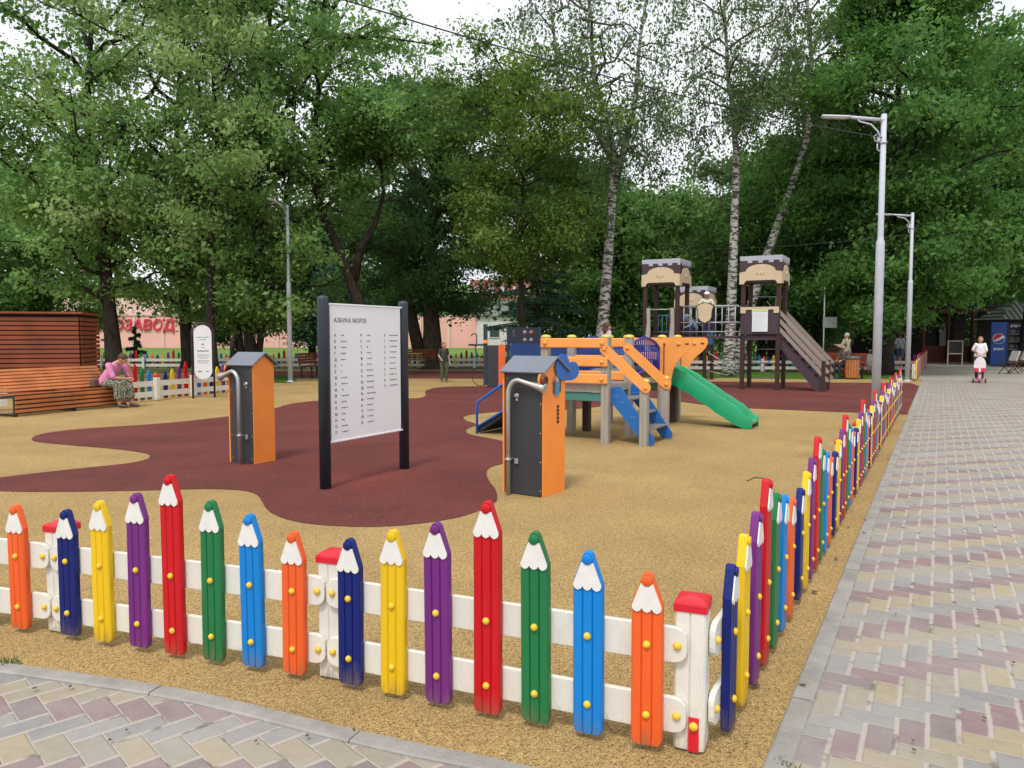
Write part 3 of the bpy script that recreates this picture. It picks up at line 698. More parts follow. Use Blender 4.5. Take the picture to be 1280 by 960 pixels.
# --- left group (elms/willows)
b = tb(143, 26); tree('tall broadleaf tree with a dark leaning trunk right behind the seated woman', b, 17, .27, 'mid', R0=4.6, z0=.2, nl=30, nleaf=40000, lsize=.145, seed=2, trunk=rel(b, [(143, 455, 0), (140, 400, 0), (130, 320, .2), (117, 230, .4), (108, 120, .6), (112, 0, .9), (118, -130, 1)]), sub=7,
     forks=[rel(b, [(138, 330, 0), (95, 290, .3), (50, 225, .2), (0, 175, 0), (-60, 120, 0)])])
b = tb(236, 27.5); tree('tall tree with pale dry twigs hanging over the gap between bench and oval sign', b, 18, .23, 'willow', R0=4.3, z0=.2, nl=30, nleaf=40000, lsize=.145, seed=3, trunk=rel(b, [(236, 455, 0), (232, 380, 0), (236, 300, 0), (222, 200, .3), (228, 60, .5), (235, -150, 1)]), sub=7, hang=.5)
b = tb(268, 25); tree('slim straight tree rising behind the oval sign', b, 17.5, .16, 'willow', R0=3.6, z0=.3, nl=24, nleaf=30000, lsize=.13, seed=4, trunk=rel(b, [(266, 455, 0), (264, 380, 0), (268, 280, 0), (272, 150, .3), (266, 40, .5), (270, -150, 1)]), sub=6, hang=.5)
b = tb(318, 27.2); tree('bushy tree of several dark stems between the oval sign and the grey lamp pole', b, 17, .22, 'mid', R0=4.6, z0=.13, nl=34, nleaf=52000, lsize=.14, seed=5, trunk=rel(b, [(315, 452, 0), (311, 400, 0), (318, 330, 0), (326, 200, .4), (340, 20, .5), (345, -60, 1)]),
     forks=[rel(b, [(322, 452, 0), (330, 400, 0), (345, 320, 0), (365, 200, .4), (375, 60, .5)]), rel(b, [(303, 452, 0), (298, 400, 0), (280, 320, 0), (262, 200, .4)])])
b = tb(455, 27); tree('tree with a thick bare trunk leaning left above the morse board', b, 16, .27, 'mid', R0=4.0, z0=.5, nl=22, nleaf=40000, lsize=.14, seed=6, trunk=rel(b, [(456, 458, 0), (452, 390, 0), (440, 350, 0), (420, 300, .1), (402, 262, .2), (392, 200, .3), (400, 80, .5), (405, -40, 1)]), sub=7,
     forks=[rel(b, [(444, 350, 0), (452, 310, 0), (470, 282, 0), (480, 240, .4), (470, 150, .5)])])
b = tb(541, 36); tree('broad dark tree with a stout forked trunk behind the boy on the rubber field', b, 13.5, .5, 'dark', bk=bark_g, R0=4.6, z0=.2, nl=34, nleaf=85000, lsize=.15, seed=7, trunk=rel(b, [(541, 460, 0), (540, 410, 0), (537, 360, 0), (540, 290, .3), (545, 200, .4), (560, 120, .6)]), sub=7, hang=.4, clump=.5,
     forks=[rel(b, [(524, 440, 0), (508, 365, 0), (528, 300, 0), (545, 250, .3), (570, 170, .3)])])
b = tb(640, 27); tree('yellowish green tree standing left of the forked birch', b, 12.8, .14, 'yel', R0=2.7, z0=.3, nl=30, nleaf=42000, lsize=.12, seed=8, trunk=rel(b, [(655, 450, 0), (652, 380, 0), (650, 300, .1), (655, 200, .2), (640, 90, .4)]), sub=7)
# --- birches
b = tb(752, 27.5); tree('birch with a black and white trunk forking high above the wooden play deck', b, 18, .24, 'birch', bk=bark_b, R0=3.1, z0=.45, nl=26, nleaf=32000, lsize=.10, seed=9, trunk=rel(b, [(748, 460, 0), (754, 400, 0), (759, 320, 0), (764, 240, 0), (766, 195, .1), (758, 150, .1), (742, 100, .3), (735, 0, .4), (733, -160, .4)]), droop=.9, hang=.8, sub=5, clump=.35,
     forks=[rel(b, [(764, 200, 0), (745, 165, 0), (716, 130, .3), (698, 90, .4), (690, 20, .4), (680, -80, .4)]), rel(b, [(766, 230, 0), (780, 180, 0), (790, 130, 0), (796, 50, 0), (815, -80, 0)])])
b = tb(914, 29); tree('slender straight birch behind the castle tower playset', b, 18.5, .22, 'birch', bk=bark_b, R0=2.7, z0=.54, nl=26, nleaf=25000, lsize=.10, seed=10, trunk=rel(b, [(911, 464, 0), (913, 380, 0), (915, 280, 0), (916, 200, 0), (914, 150, .1), (906, 100, .1), (900, 0, .3), (902, -150, .3)]), droop=.9, hang=.8, sub=5, clump=.35,
     forks=[rel(b, [(916, 165, 0), (926, 130, 0), (945, 100, 0), (965, 60, 0), (975, -30, 0)])])
b = tb(930, 31); tree('birch leaning strongly to the right behind the right castle tower', b, 18, .22, 'birch', bk=bark_b, R0=2.7, z0=.5, nl=22, nleaf=12000, lsize=.10, seed=11, trunk=rel(b, [(918, 464, 0), (938, 380, 0), (962, 300, 0), (984, 235, 0), (1002, 175, 0), (1007, 120, .1), (1006, 60, .1), (1000, -20, .3), (1000, -120, .3)]), droop=.6, hang=.8, sub=4, clump=.3)
# --- right group
b = tb(1107, 30.5); tree('huge dense maple with a dark trunk behind the street lamps', b, 17.2, .32, 'maple', R0=4.7, z0=.15, nl=46, nleaf=130000, lsize=.17, seed=12, trunk=rel(b, [(1107, 468, 0), (1106, 400, 0), (1108, 300, 0), (1112, 200, .1), (1115, 60, .1), (1112, -40, .3)]), sub=9, flat=.6, up=.2, clump=.5,
     prof=lambda t: (math.sin(PI * min(1, max(0, t * .8 + .2)))) ** .6 * (1.0 if t > .35 else .8 + .5 * t) * (1 - .75 * max(0, t - .5) / .5))
b = tb(1275, 38); tree('dark maple at the right edge above the snack kiosk', b, 15.5, .3, 'maple', R0=6.0, z0=.2, nl=40, nleaf=90000, lsize=.19, seed=13, sub=8, flat=.6, clump=.6)
# --- second row
rowt = 'trees of the dense park belt behind the playground'
row = [(-60, 36, 11, 'mid', 'broad tree at the far left edge behind the slatted shelter'), (60, 40, 10, 'mid', 'tree behind the slatted shelter, left of the dark leaning trunk'),
       (292, 46, 10, 'dark', 'distant dark tree seen just right of the oval sign'), (390, 46, 9.0, 'fir', 'dark low tree behind the grey lamp pole'),
       (470, 52, 11, 'dark', 'distant dark tree behind the leaning trunk above the board'),
       (705, 40, 10.4, 'dark', 'dark tree between the yellowish tree and the forked birch'), (800, 38, 8.4, 'mid', 'leafy tree filling the gap between the forked birch and the left castle tower'),
       (880, 46, 9.6, 'dark', 'dark tree behind the left castle tower'), (950, 40, 10.8, 'birch', 'drooping tree behind the two slender birches'),
       (1022, 36, 11.4, 'maple', 'dense dark tree between the leaning birch and the maple'), (1190, 45, 17, 'dark', 'tall dark tree behind the maple and the chalkboard'), (1330, 46, 16, 'dark', 'tall dark tree behind the snack kiosk beyond the right edge')]
for i, (px, Y, h_, lf, lb) in enumerate(row):
    tree(lb, tb(px, Y), h_, .25, lf, R0=h_ * .36 if lf != 'fir' else h_ * .3, z0=.1, nl=32, nleaf=42000, lsize=.2, seed=30 + i, sub=7, clump=.62, group=rowt, hang=.3, twigs=False)
# spruce with tiered boughs left of the play deck
def spruce(label, base, h, r, seed, n=26000):
    rng = np.random.default_rng(seed); root = thing('spruce_tree', label, 'tree', base); T = MB(); T.tube([(0, 0, -.1), (0, 0, h * .5), (0, 0, h)], [.16, .09, .01], 7)
    P = []
    for k in range(int(h * 5)):
        z = h * (.08 + .9 * k / (h * 5)); Rr = r * (1 - z / h) ** .8 * rng.uniform(.8, 1.15); a = k * 2.4 + rng.normal(0, .2)
        d = np.array([math.cos(a), math.sin(a), 0]); q = bez(np.array([0, 0, z]), d * Rr * .6 + [0, 0, z - .05 * Rr], d * Rr + [0, 0, z - .12 * Rr], 6)
        T.tube([tuple(p) for p in q], [.03 * (1 - j / 6) + .004 for j in range(6)], 4, cap=False)
        m = int(n / (h * 5)); u = rng.uniform(.15, 1, m) ** .8; f = u * 5; i0 = np.minimum(f.astype(int), 4); pp = q[i0] + (q[i0 + 1] - q[i0]) * (f - i0)[:, None]
        side = np.cross(d, [0, 0, 1]); wd = rng.normal(0, .22, m) * Rr * (1.15 - u) * 1.1; pp = pp + side * wd[:, None]; pp[:, 2] -= np.abs(wd) * .35 + np.abs(rng.normal(0, .06, m)); P.append(pp)
    P = np.concatenate(P); T.build('trunk', bark_d, root, fix=False)
    link('crown', leaves_mesh('crown', P, .13, rng.normal(.5, .2, len(P)), rng, aspect=.28, hang=.3), root).data.materials.append(LM['fir'])
    return root
spruce('dark spruce with spreading boughs left of the wooden play deck', tb(672, 33), 6.8, 2.9, 5)
spruce('small young spruce in front of the pink wall behind the pencil fences', tb(170, 42), 2.3, .8, 6, 6000)
# far wood that closes the view between the trunks
rng = np.random.default_rng(99)
def wood(name, label, x0, x1, y, hgt, n, leaf, size, gaps=()):
    cx = rng.uniform(x0, x1, n // 60); P = []; ti = []
    for x in cx:
        px = x / y * FPX + 640
        hh = hgt * (1 + .16 * math.sin(x * .31) + .1 * math.sin(x * .9 + 1))
        if any(a < px < b for a, b in gaps): hh *= .12
        z = rng.uniform(.02, 1) ** .8 * hh; c = np.array([x, y + rng.normal(0, 2.5), z])
        P.append(c + rng.normal(size=(60, 3)) * [.9, .9, .6]); ti.append(np.full(60, rng.normal(.45, .18)) + rng.normal(0, .1, 60))
    P = np.concatenate(P); ti = np.concatenate(ti); k = P[:, 2] > 0
    o = link(name, leaves_mesh(name, P[k], size, ti[k], rng)); o.data.materials.append(LM[leaf]); tag(o, label, 'trees', kind='stuff'); return o
wood('far_wood', 'dark mass of park trees closing the view behind the castle towers and the walk', 5, 60, 58, 9.5, 100000, 'dark', .34)
wood('far_thicket', 'distant thicket of leaves behind the pink wall at the left', -95, -6, 99, 8, 50000, 'mid', .6, gaps=((585, 640),))
# ================================================================== MORSE BOARD
white_panel = mat('white_panel', (.82, .83, .87), .35, .03, 2, .03, 60)
ink = mat('ink_black', (.03, .03, .035), .6, .02)
ink_grey = mat('ink_grey', (.25, .25, .27), .6, .02)
A, B = G(407, 611), G(505.5, 586)
d = (B - A).normalized(); Wd = (B - A).length; ang = math.atan2(d.y, d.x)
bd = thing('morse_board', 'large white board headed АЗБУКА МОРЗЕ between two dark round posts on the maroon rubber', 'information board', A, ang)
for x in (0, Wd):
    MB().lathe([(.056, 0), (.056, 1.855), (.053, 1.872), (.043, 1.884), (.02, 1.89), (.001, 1.891)], 24, (x, 0, 0)).build('post', darkpost, bd)
    s = 1 if x == 0 else -1
    br = MB(); br.box((x + s * .075, 0, 1.13), (.05, .012, 1.32), .002); b_ = br.build('bracket', darkpost, bd)
    for z in (.55, .85, 1.15, 1.45, 1.74):
        q = link('screw', BOLT, b_); q.location = (x + s * .078, -.008, z); q.scale = (.42, .5, .42)
mb = MB().box((Wd / 2, -.012, 1.13), (Wd - .155, .010, 1.35), .002); pan = mb.build('panel', white_panel, bd)
MB().box((Wd / 2, -.010, 1.812), (Wd - .10, .03, .018), .003).build('top_rail', white_panel, bd)
MB().box((Wd / 2, -.010, .452), (Wd - .10, .03, .018), .003).build('bottom_rail', white_panel, bd)
FR = Matrix.Rotation(R(90), 4, 'X')
def on(x, z, y=-.0185): return Matrix.Translation((x, y, z)) @ FR
x0 = .135
morse = [("А", ".-"), ("Б", "-..."), ("В", ".--"), ("Г", "--."), ("Д", "-.."), ("Е", "."), ("Ё", "."), ("Ж", "...-"), ("З", "--.."), ("И", ".."), ("Й", ".---"), ("К", "-.-"), ("Л", ".-.."), ("М", "--"), ("Н", "-."), ("О", "---"), ("П", ".--."),
         ("Р", ".-."), ("С", "..."), ("Т", "-"), ("У", "..-"), ("Ф", "..-."), ("Х", "...."), ("Ц", "-.-."), ("Ч", "---."), ("Ш", "----"), ("Щ", "--.-"), ("Ъ", "--.--"), ("Ы", "-.--"), ("Ь", "-..-"), ("Э", "..-.."), ("Ю", "..--"), ("Я", ".-.-"),
         ("0", "-----"), ("1", ".----"), ("2", "..---"), ("3", "...--"), ("4", "....-"), ("5", "....."), ("6", "-...."), ("7", "--..."), ("8", "---.."), ("9", "----.")]
text('heading', 'АЗБУКА МОРЗЕ', .062, ink, pan, on(x0, 1.635), spacing=1.08)
cols = [(0, 17, x0, 1.53), (17, 33, x0 + .40, 1.53), (33, 43, x0 + .79, 1.53)]
for a, b_, xx, zz in cols:
    dm = MB(); step = .0605; sz = .040
    t_ = text('letters', '\n'.join(m_[0] for m_ in morse[a:b_]), sz, ink, pan, on(xx, zz - .036), spacing=1, line=step / sz)
    for i, (_, code) in enumerate(morse[a:b_]):
        x = xx + .10; zr = zz - .022 - i * step
        for ch in code:
            wv = .019 if ch == '-' else .009
            dm.box((x + wv / 2, -.0192, zr), (wv, .0012, .011)); x += wv + .0125
    tag(dm.build('morse_code', ink, pan), None, None, kind='stuff')
bpy.context.view_layer.update()

# ================================================================== TALKING-TUBE HOUSES
roof_m = mat('roof_panel', (.16, .175, .215), .45, .08, 5)
blue_pl = mat('blue_plastic', (.012, .13, .52), .4, .06)
def tube_house(label, B, u, w_, dp, horn, front):
    """B: near corner of the dark side and the orange gable; local x runs from the far-left corner to B, y away"""
    ang = math.atan2(-u.y, -u.x); root = thing('tube_house', label, 'talking tube', B, ang)
    # dark side: from (-w,0) to (0,0); gables at x=0 and x=-w
    ev, rg = 1.165, 1.285
    MB().box((-w_ / 2, .008, ev / 2), (w_ - .03, .014, ev - .01), .002).build('side_panel', graphite, root)
    MB().box((-w_ / 2, dp - .008, ev / 2), (w_ - .03, .014, ev - .01), .002).build('side_panel', graphite, root)
    for k, x in enumerate((0, -w_)):
        ear = .05 if (k == 0 and horn > 0) or (k == 1 and horn < 0) else 0
        pts = [(.004, 0), (dp - .004, 0), (dp - .004, ev), (dp / 2, rg), (.004, ev)]
        if ear: pts = [(.004, 0), (dp - .004, 0), (dp - .004, ev), (dp / 2, rg), (.02, ev + .015), (-.02, ev + .005), (-.052, ev - .03), (-.062, ev - .075), (-.05, ev - .12), (-.02, ev - .15), (.004, ev - .16)]
        T = Matrix.Translation((x - .008, 0, 0)) @ Matrix.Rotation(R(90), 4, 'Z')
        gp = MB().prism(pts, .018 if k == 0 else .018, T).build('gable_panel', orange_pl, root)
        if ear:   # ring at the mouth of the tube, set in the ear
            T3 = Matrix.Translation((x, -.012, ev - .075)) @ Matrix.Rotation(R(90) * (1 if k == 0 else -1), 4, 'Y')
            MB().lathe([(.045, .006), (.052, .014), (.05, .03), (.036, .036), (.03, .02)], 20, M=T3).build('tube_mouth', mat('brown_metal', (.12, .04, .025), .4), gp)
        if k == 0 and front:
            # picture plate of a talking figure and small dark marks below it
            dk = mat('plate_dark', (.05, .05, .08), .5)
            pm = MB(); pm.prism([(x_ * .085 + dp * .6, z_ * .115 + 1.03) for x_, z_ in arc(0, 0, 1, 0, 360, 18)[:-1]], .004, T @ Matrix.Translation((0, -.0045, 0)), 0)
            pm.build('picture_plate', mat('plate_peach', (.5, .22, .12), .5, .4, 40), gp)
            pf = MB(); pf.prism([(dp * .6 - .036, .94), (dp * .6 + .04, .94), (dp * .6 + .034, 1.07), (dp * .6 - .03, 1.065)], .003, T @ Matrix.Translation((0, -.009, 0)))
            pf.prism([(dp * .6 + q[0] * .027, 1.10 + q[1] * .032) for q in arc(0, 0, 1, 0, 360, 12)[:-1]], .003, T @ Matrix.Translation((0, -.009, 0)), 1)
            pf.prism([(dp * .6 - .07, .96), (dp * .6 - .045, .96), (dp * .6 - .04, 1.09), (dp * .6 - .066, 1.07)], .003, T @ Matrix.Translation((0, -.009, 0)), 2)
            pf.prism([(dp * .6 + .05, .97), (dp * .6 + .07, .97), (dp * .6 + .07, 1.09), (dp * .6 + .052, 1.07)], .003, T @ Matrix.Translation((0, -.009, 0)), 2)
            pf.build('printed_figure', [mat('print_blue', (.06, .25, .45), .5, .3, 60), mat('print_skin', (.6, .45, .4), .5), dk], gp)
            mk = MB()
            for i in range(5):
                mk.prism([(dp * .66 + q[0] * .024, .83 - i * .036 + q[1] * .017) for q in arc(0, 0, 1, 0, 360, 8)[:-1]], .003, T @ Matrix.Translation((0, -.0035, 0)))
            mk.build('cut_out_marks', ink, gp)
    # roof: two slabs
    ov = .035; sl_ = math.atan2(rg - ev, dp / 2); ln = math.hypot(rg - ev, dp / 2) + .05
    for s in (0, 1):
        cy = (dp / 2) - (1 if s == 0 else -1) * (math.cos(sl_) * ln / 2 - .004); cz = rg + .012 - math.sin(sl_) * ln / 2
        MB().box((-w_ / 2, cy, cz + .008), (w_ + 2 * ov, ln, .016), .002, rx=(sl_ if s == 0 else -sl_)).build('roof', roof_m, root)
    for x in (-w_ + .03, -w_ / 2, -.03):
        for s in (0,):
            q = link('screw', BOLT, root); q.location = (x, dp * .36, rg - .018); q.rotation_euler = (R(-70), 0, 0); q.scale = (.4,) * 3
    # screws along the dark panel edges
    for z in (.06, .33, .6, .87, 1.1):
        for x in (-w_ + .028, -.03):
            q = link('screw', BOLT, root); q.location = (x, 0, z); q.scale = (.38, .4, .38)
    # steel speaking tube
    xs_ = -w_ * .80 if horn > 0 else -w_ * .42
    P = [(xs_, -.07, .0), (xs_, -.07, .95)]
    rr = .022; sgn = 1 if horn > 0 else -1
    cxr = xs_ + sgn * .11
    for a in range(10, 91, 10): P.append((cxr - sgn * .11 * math.cos(R(a)), -.07 + .0 * a, .95 + (.14) * math.sin(R(a)) * 1.0))
    xe = (.0 if horn > 0 else -w_ - .10)
    rad = [rr] * len(P)
    Lh = abs(xe + sgn * .03 - cxr)
    for k in range(1, 6):
        P.append((cxr + sgn * Lh * k / 5, -.07 + .05 * k / 5, 1.09 + (-.015) * k)); rad.append(rr + .026 * max(0, (k - 1.5) / 3.5) ** 1.5)
    sp = MB().tube(P, rad, 16).build('speaking_tube', steel, root)
    cl_ = MB(); cl_.tube([(xs_, -.07, .335), (xs_, -.07, .35)], .034, 14); cl_.box((xs_ + .0, -.035, .342), (.03, .07, .012), .002); cl_.box((xs_ + .055, -.012, .32), (.04, .02, .05), .003)
    cl_.build('pipe_clamp', steel, sp)
    vm = MB(); vm.lathe([(.026, 0), (.026, .01), (.018, .016), (.001, .018)], 14, M=Matrix.Translation((xs_ + .055, 0, .94)) @ Matrix.Rotation(R(90), 4, 'X')); vm.box((xs_ + .055, -.02, .94), (.045, .02, .012), .002)
    vm.lathe([(.014, 0), (.014, .008), (.001, .010)], 10, M=Matrix.Translation((xs_ + .055, 0, .90)) @ Matrix.Rotation(R(90), 4, 'X'))
    vm.build('lock', steel, root)
    return root
B2 = G(679, 622.5); u2 = (G(631, 616) - B2).normalized()
h2 = tube_house('dark and orange talking tube house with a blue cloud on its roof, nearest the camera', B2, u2, (G(631, 616) - B2).length, .42, 1, True)
# blue cloud board on the far roof slope
cp = [(0, 0), (.05, -.02)]
pts = []
for cx_, cz_, r_, a0, a1 in ((.09, .105, .085, 100, 330), (.235, .10, .105, -140, 60), (.16, .23, .075, 0, 190)):
    pts += arc(cx_, cz_, r_, a0, a1, 10)
w2 = (G(631, 616) - B2).length
cpts = [(.17, 1.19), (.20, 1.12), (.27, 1.075), (.36, 1.06), (.47, 1.055), (.56, 1.07), (.62, 1.105), (.635, 1.15), (.62, 1.195), (.58, 1.225), (.52, 1.24), (.47, 1.235), (.44, 1.225), (.42, 1.265), (.38, 1.30), (.32, 1.315), (.26, 1.305), (.21, 1.27)]
MB().prism(cpts, .014, Matrix.Translation((.012, .03, .012)) @ Matrix.Rotation(R(90), 4, 'Z')).build('cloud_board', blue_pl, h2)
B1 = G(318.5, 581); u1 = Vector((-.885, .465, 0)).normalized()
h1 = tube_house('dark and orange talking tube house with a plain orange gable, left of the morse board', B1, u1, .385, .34, -1, False)

# ================================================================== OVAL SIGN
o1, o2 = G(241.5, 498), G(266.5, 496); d = (o2 - o1).normalized(); Wd = .50; ang = math.atan2(d.y, d.x) ; 
so = thing('oval_sign', 'tall oval white rules sign in a dark hoop frame by the pencil fence', 'sign', o1, ang * .6)
plum = mat('dark_plum_metal', (.03, .02, .035), .45)
path = [(0, 0, 0), (0, 0, 1.56)] + [(Wd / 2 - Wd / 2 * math.cos(R(a)), 0, 1.56 + Wd / 2 * math.sin(R(a))) for a in range(15, 180, 15)] + [(Wd, 0, 1.56), (Wd, 0, 0)]
MB().tube(path, .024, 8).build('hoop_frame', plum, so)
st_ = arc(Wd / 2, 1.56, .205, 0, 180, 14) + arc(Wd / 2, .66, .205, 180, 360, 14)
pn = MB().prism(st_, .012, Matrix.Translation((0, -.006, 0))).build('panel', white_panel, so)
TM = lambda x, z: Matrix.Translation((x, -.008, z)) @ FR
green_ink = mat('ink_green', (.05, .3, .18), .6)
ln_ = MB()
rows = [(1.47, .30, 2, .018), (1.41, .16, 2, .016), (1.30, .05, 0, .03), (1.22, .07, 0, .012), (1.15, .28, 0, .012), (1.125, .24, 0, .012), (1.05, .26, 1, .01), (1.02, .28, 1, .01), (.99, .25, 1, .01), (.96, .2, 1, .01), (.90, .28, 0, .012), (.87, .27, 1, .01), (.84, .2, 1, .01)]
rng_ = random.Random(4)
for z, wv, mi, hh in rows:
    x = Wd / 2 - wv / 2
    while x < Wd / 2 + wv / 2:
        l = rng_.uniform(.02, .055); l = min(l, Wd / 2 + wv / 2 - x)
        if l > .006: ln_.box((x + l / 2, -.0068, z), (l, .001, hh), mi=mi)
        x += l + .008
ln_.box((Wd / 2 - .08, -.0068, .64), (.09, .001, .022)); ln_.box((Wd / 2 + .09, -.0068, .64), (.06, .001, .026), mi=1)
ln_.build('printed_lines', [ink, ink_grey, green_ink], pn)

# ================================================================== BENCH
slat_m = mat('slat_wood', (.50, .165, .05), .55, .28, 2, .3, 60, stretch=(1, 1, 1), dirt=.3, dirtcol=(.2, .05, .015, 1))
slat_d = mat('shelter_wood', (.22, .05, .018), .6, .25, 2, .3, 60, dirt=.3, dirtcol=(.1, .03, .012, 1))
bl = G(20, 521.5); br_ = G(159, 507.5); d = (br_ - bl).normalized(); Lb = (br_ - bl).length; ang = math.atan2(d.y, d.x)
bn = thing('park_bench', 'long orange slatted bench with black metal ends at the left', 'bench', bl, ang)
# profile in local (y,z): front face, seat, reclined back; y grows away from the play field
def prof_boards(segs, sw, gap, th):
    out = []
    for (y0, z0), (y1, z1) in segs:
        Ld = math.hypot(y1 - y0, z1 - z0); n = int((Ld + gap) / (sw + gap)); st = (Ld + gap) / n
        for i in range(n):
            t = (i + .5) * st / (Ld + gap); out.append((y0 + (y1 - y0) * t, z0 + (z1 - z0) * t, math.atan2(z1 - z0, y1 - y0)))
    return out
front = prof_boards([((.03, .06), (.0, .39))], .055, .018, .03)
seat = prof_boards([((.02, .42), (.52, .37))], .055, .018, .03)
back = prof_boards([((.56, .42), (.88, .86))], .055, .018, .03)
for nm, bs in (('front_panel', front), ('seat', seat), ('backrest', back)):
    m_ = MB()
    for y, z, a in bs: m_.box((Lb / 2, y, z), (Lb, .055, .028), .004, rx=a)
    if nm == 'front_panel': m_.box((Lb / 2, .05, .22), (Lb - .06, .01, .34), mi=1)
    m_.build(nm, [slat_m, mat('shelter_dark', (.03, .014, .01), .7)], bn)
for x in (.02, Lb / 2, Lb - .02):
    m_ = MB(); pr_ = [(-.01, 0), (.045, 0), (.045, .345), (.54, .315), (.62, .40), (.9, .80), (.86, .83), (.55, .41), (.50, .355), (.0, .40), (-.03, .39)]
    T = Matrix.Translation((x - .02, .02, 0)) @ Matrix.Rotation(R(90), 4, 'Z') @ Matrix.Scale(1, 4)
    m_.prism([(y, z) for y, z in pr_], .04, Matrix.Translation((x + .02, .03, 0)) @ Matrix.Rotation(R(90), 4, 'Z'))
    m_.box((x, .6, .2), (.04, .05, .40)); m_.box((x, .3, .03), (.04, .6, .04)); m_.build('end_frame', black_m, bn)
# ================================================================== SLATTED SHELTER
cs = Vector(((100 - 640) / FPX * 19.3, 19.3, 0)); fd = Vector((-.955, -.30, 0)).normalized(); ang = math.atan2(-fd.y, -fd.x)
sh = thing('slatted_shelter', 'tall dark red wooden screen of horizontal slats behind the bench', 'shelter', cs, ang)
m_ = MB(); Hs = ZY(390.5, 19.3); nz = int((Hs - .05) / .115)
for i in range(nz): m_.box((-3.5, 0, .08 + i * .115), (7.0, .055, .088), .004)
m_.build('front_slats', slat_d, sh)
m_ = MB()
for i in range(nz): m_.box((.03, 1.1, .08 + i * .115), (.05, 2.1, .088), .004)
m_.build('side_slats', slat_d, sh)
m_ = MB()
for x in (-.1, -2.3, -4.6, -6.9): m_.box((x, .09, Hs / 2), (.1, .1, Hs), .004)
m_.box((-.1, 2.0, Hs / 2), (.1, .1, Hs), .004)
m_.box((-3.5, .14, Hs / 2), (6.9, .02, Hs - .1)); m_.box((-.035, 1.1, Hs / 2), (.02, 2.0, Hs - .1)); m_.build('frame', mat('shelter_dark', (.03, .014, .01), .7), sh)
MB().box((-3.5, 1.05, Hs - .02), (7.2, 2.3, .05), .006).build('roof', slat_d, sh)

# ================================================================== STREET LAMPS
def lamp(label, base, Hh, r0, r1, joint, armL, a_deg):
    root = thing('street_lamp', label, 'street lamp', base, R(a_deg), group='grey street lamps')
    MB().lathe([(r0, 0), (r0 * .97, joint - .06), (r0 * .95, joint), (r1 * 1.05, joint + .05), (r1, joint + .12), (r1 * .92, Hh), (r1 * .5, Hh + .01), (.001, Hh + .012)], 16).build('pole', galv, root)
    MB().lathe([(r0 * 1.9, .0), (r0 * 1.9, .015), (r0 * 1.1, .02), (r0 * 1.1, .05)], 16).build('base_plate', galv, root)
    ar = MB(); ar.tube([(0, 0, Hh - .1), (-armL * .55, 0, Hh - .045), (-armL * .7, 0, Hh - .03)], .03, 10); ar.tube([(0, 0, Hh - .1), (-.06, 0, Hh - .1)], .05, 10)
    ar.tube([(-.05, 0, Hh - .42), (-.1, 0, Hh - .3), (-.22, 0, Hh - .17), (-.42, 0, Hh - .11), (-armL * .55, 0, Hh - .07)], .016, 8)
    a_ = ar.build('arm', galv, root)
    hd = MB(); hd.box((-armL * .70 - .26, 0, Hh - .01), (.52, .13, .045), .02, ry=R(4)); hd.build('lamp_head', galv, root)
    MB().box((-armL * .70 - .28, 0, Hh - .034), (.4, .1, .012), .004, ry=R(4)).build('lens', mat('lamp_lens', (.6, .6, .55), .2), root)
    cb = MB(); cb.lathe([(r1 * 1.25, Hh - .52), (r1 * 1.25, Hh - .49)], 14); cb.box((-r1 - .03, 0, Hh - .44), (.05, .06, .1), .008)
    cb.tube([(-r1 - .02, 0, Hh - .5), (-r1 - .09, .02, Hh - .46), (-r1 - .1, .03, Hh - .38), (-r1 - .04, .03, Hh - .33)], .009, 6); cb.tube([(-r1, 0, Hh - .66), (-r1 - .05, 0, Hh - .62), (-r1 - .05, 0, Hh - .52)], .012, 6)
    cb.build('cable_bracket', galv, root)
    return root
l1 = G(1094, 521)
lamp('nearest tall grey lamp standing behind the pencil fence by the walk', l1, ZY(143, l1.y), .078, .052, ZY(303, l1.y), .82, -8)
l2 = G(1134, 476.5); lamp('grey lamp standing beside the far white gate post', l2, ZY(266, l2.y), .078, .052, ZY(352, l2.y), .82, -20)
l3 = G(363, 477.5); lamp('grey lamp with its top hidden in the leaves, left of the morse board', l3, 5.7, .075, .05, 3.2, 1.0, 80)
# overhead cables
cable_m = mat('cable_black', (.01, .01, .01), .5)
a = Vector((l1.x, l1.y, ZY(172, l1.y))); 
def pt(px, py, Y): q = AT(px, Y); return Vector((q.x, Y, ZY(py, Y)))
end = pt(530, -2, 8.5); end2 = end + (end - a) * .6
def sag(a, b, s, n=24): return [tuple(a.lerp(b, i / n) - Vector((0, 0, s * 4 * (i / n) * (1 - i / n)))) for i in range(n + 1)]
tag(MB().tube(sag(a, end2, .28), .008, 6).build('overhead_cable', cable_m), 'black overhead cable running from the nearest lamp up to the left over the field', 'cable')
a2 = Vector((l2.x - .1, l2.y, ZY(316, l2.y))); e2_ = pt(820, 312, 30)
tag(MB().tube(sag(a2 + Vector((0, 0, .6)), e2_, .15), .012, 6).build('overhead_cable', cable_m), 'thin cable running from the far lamp to the trees behind the towers', 'cable')
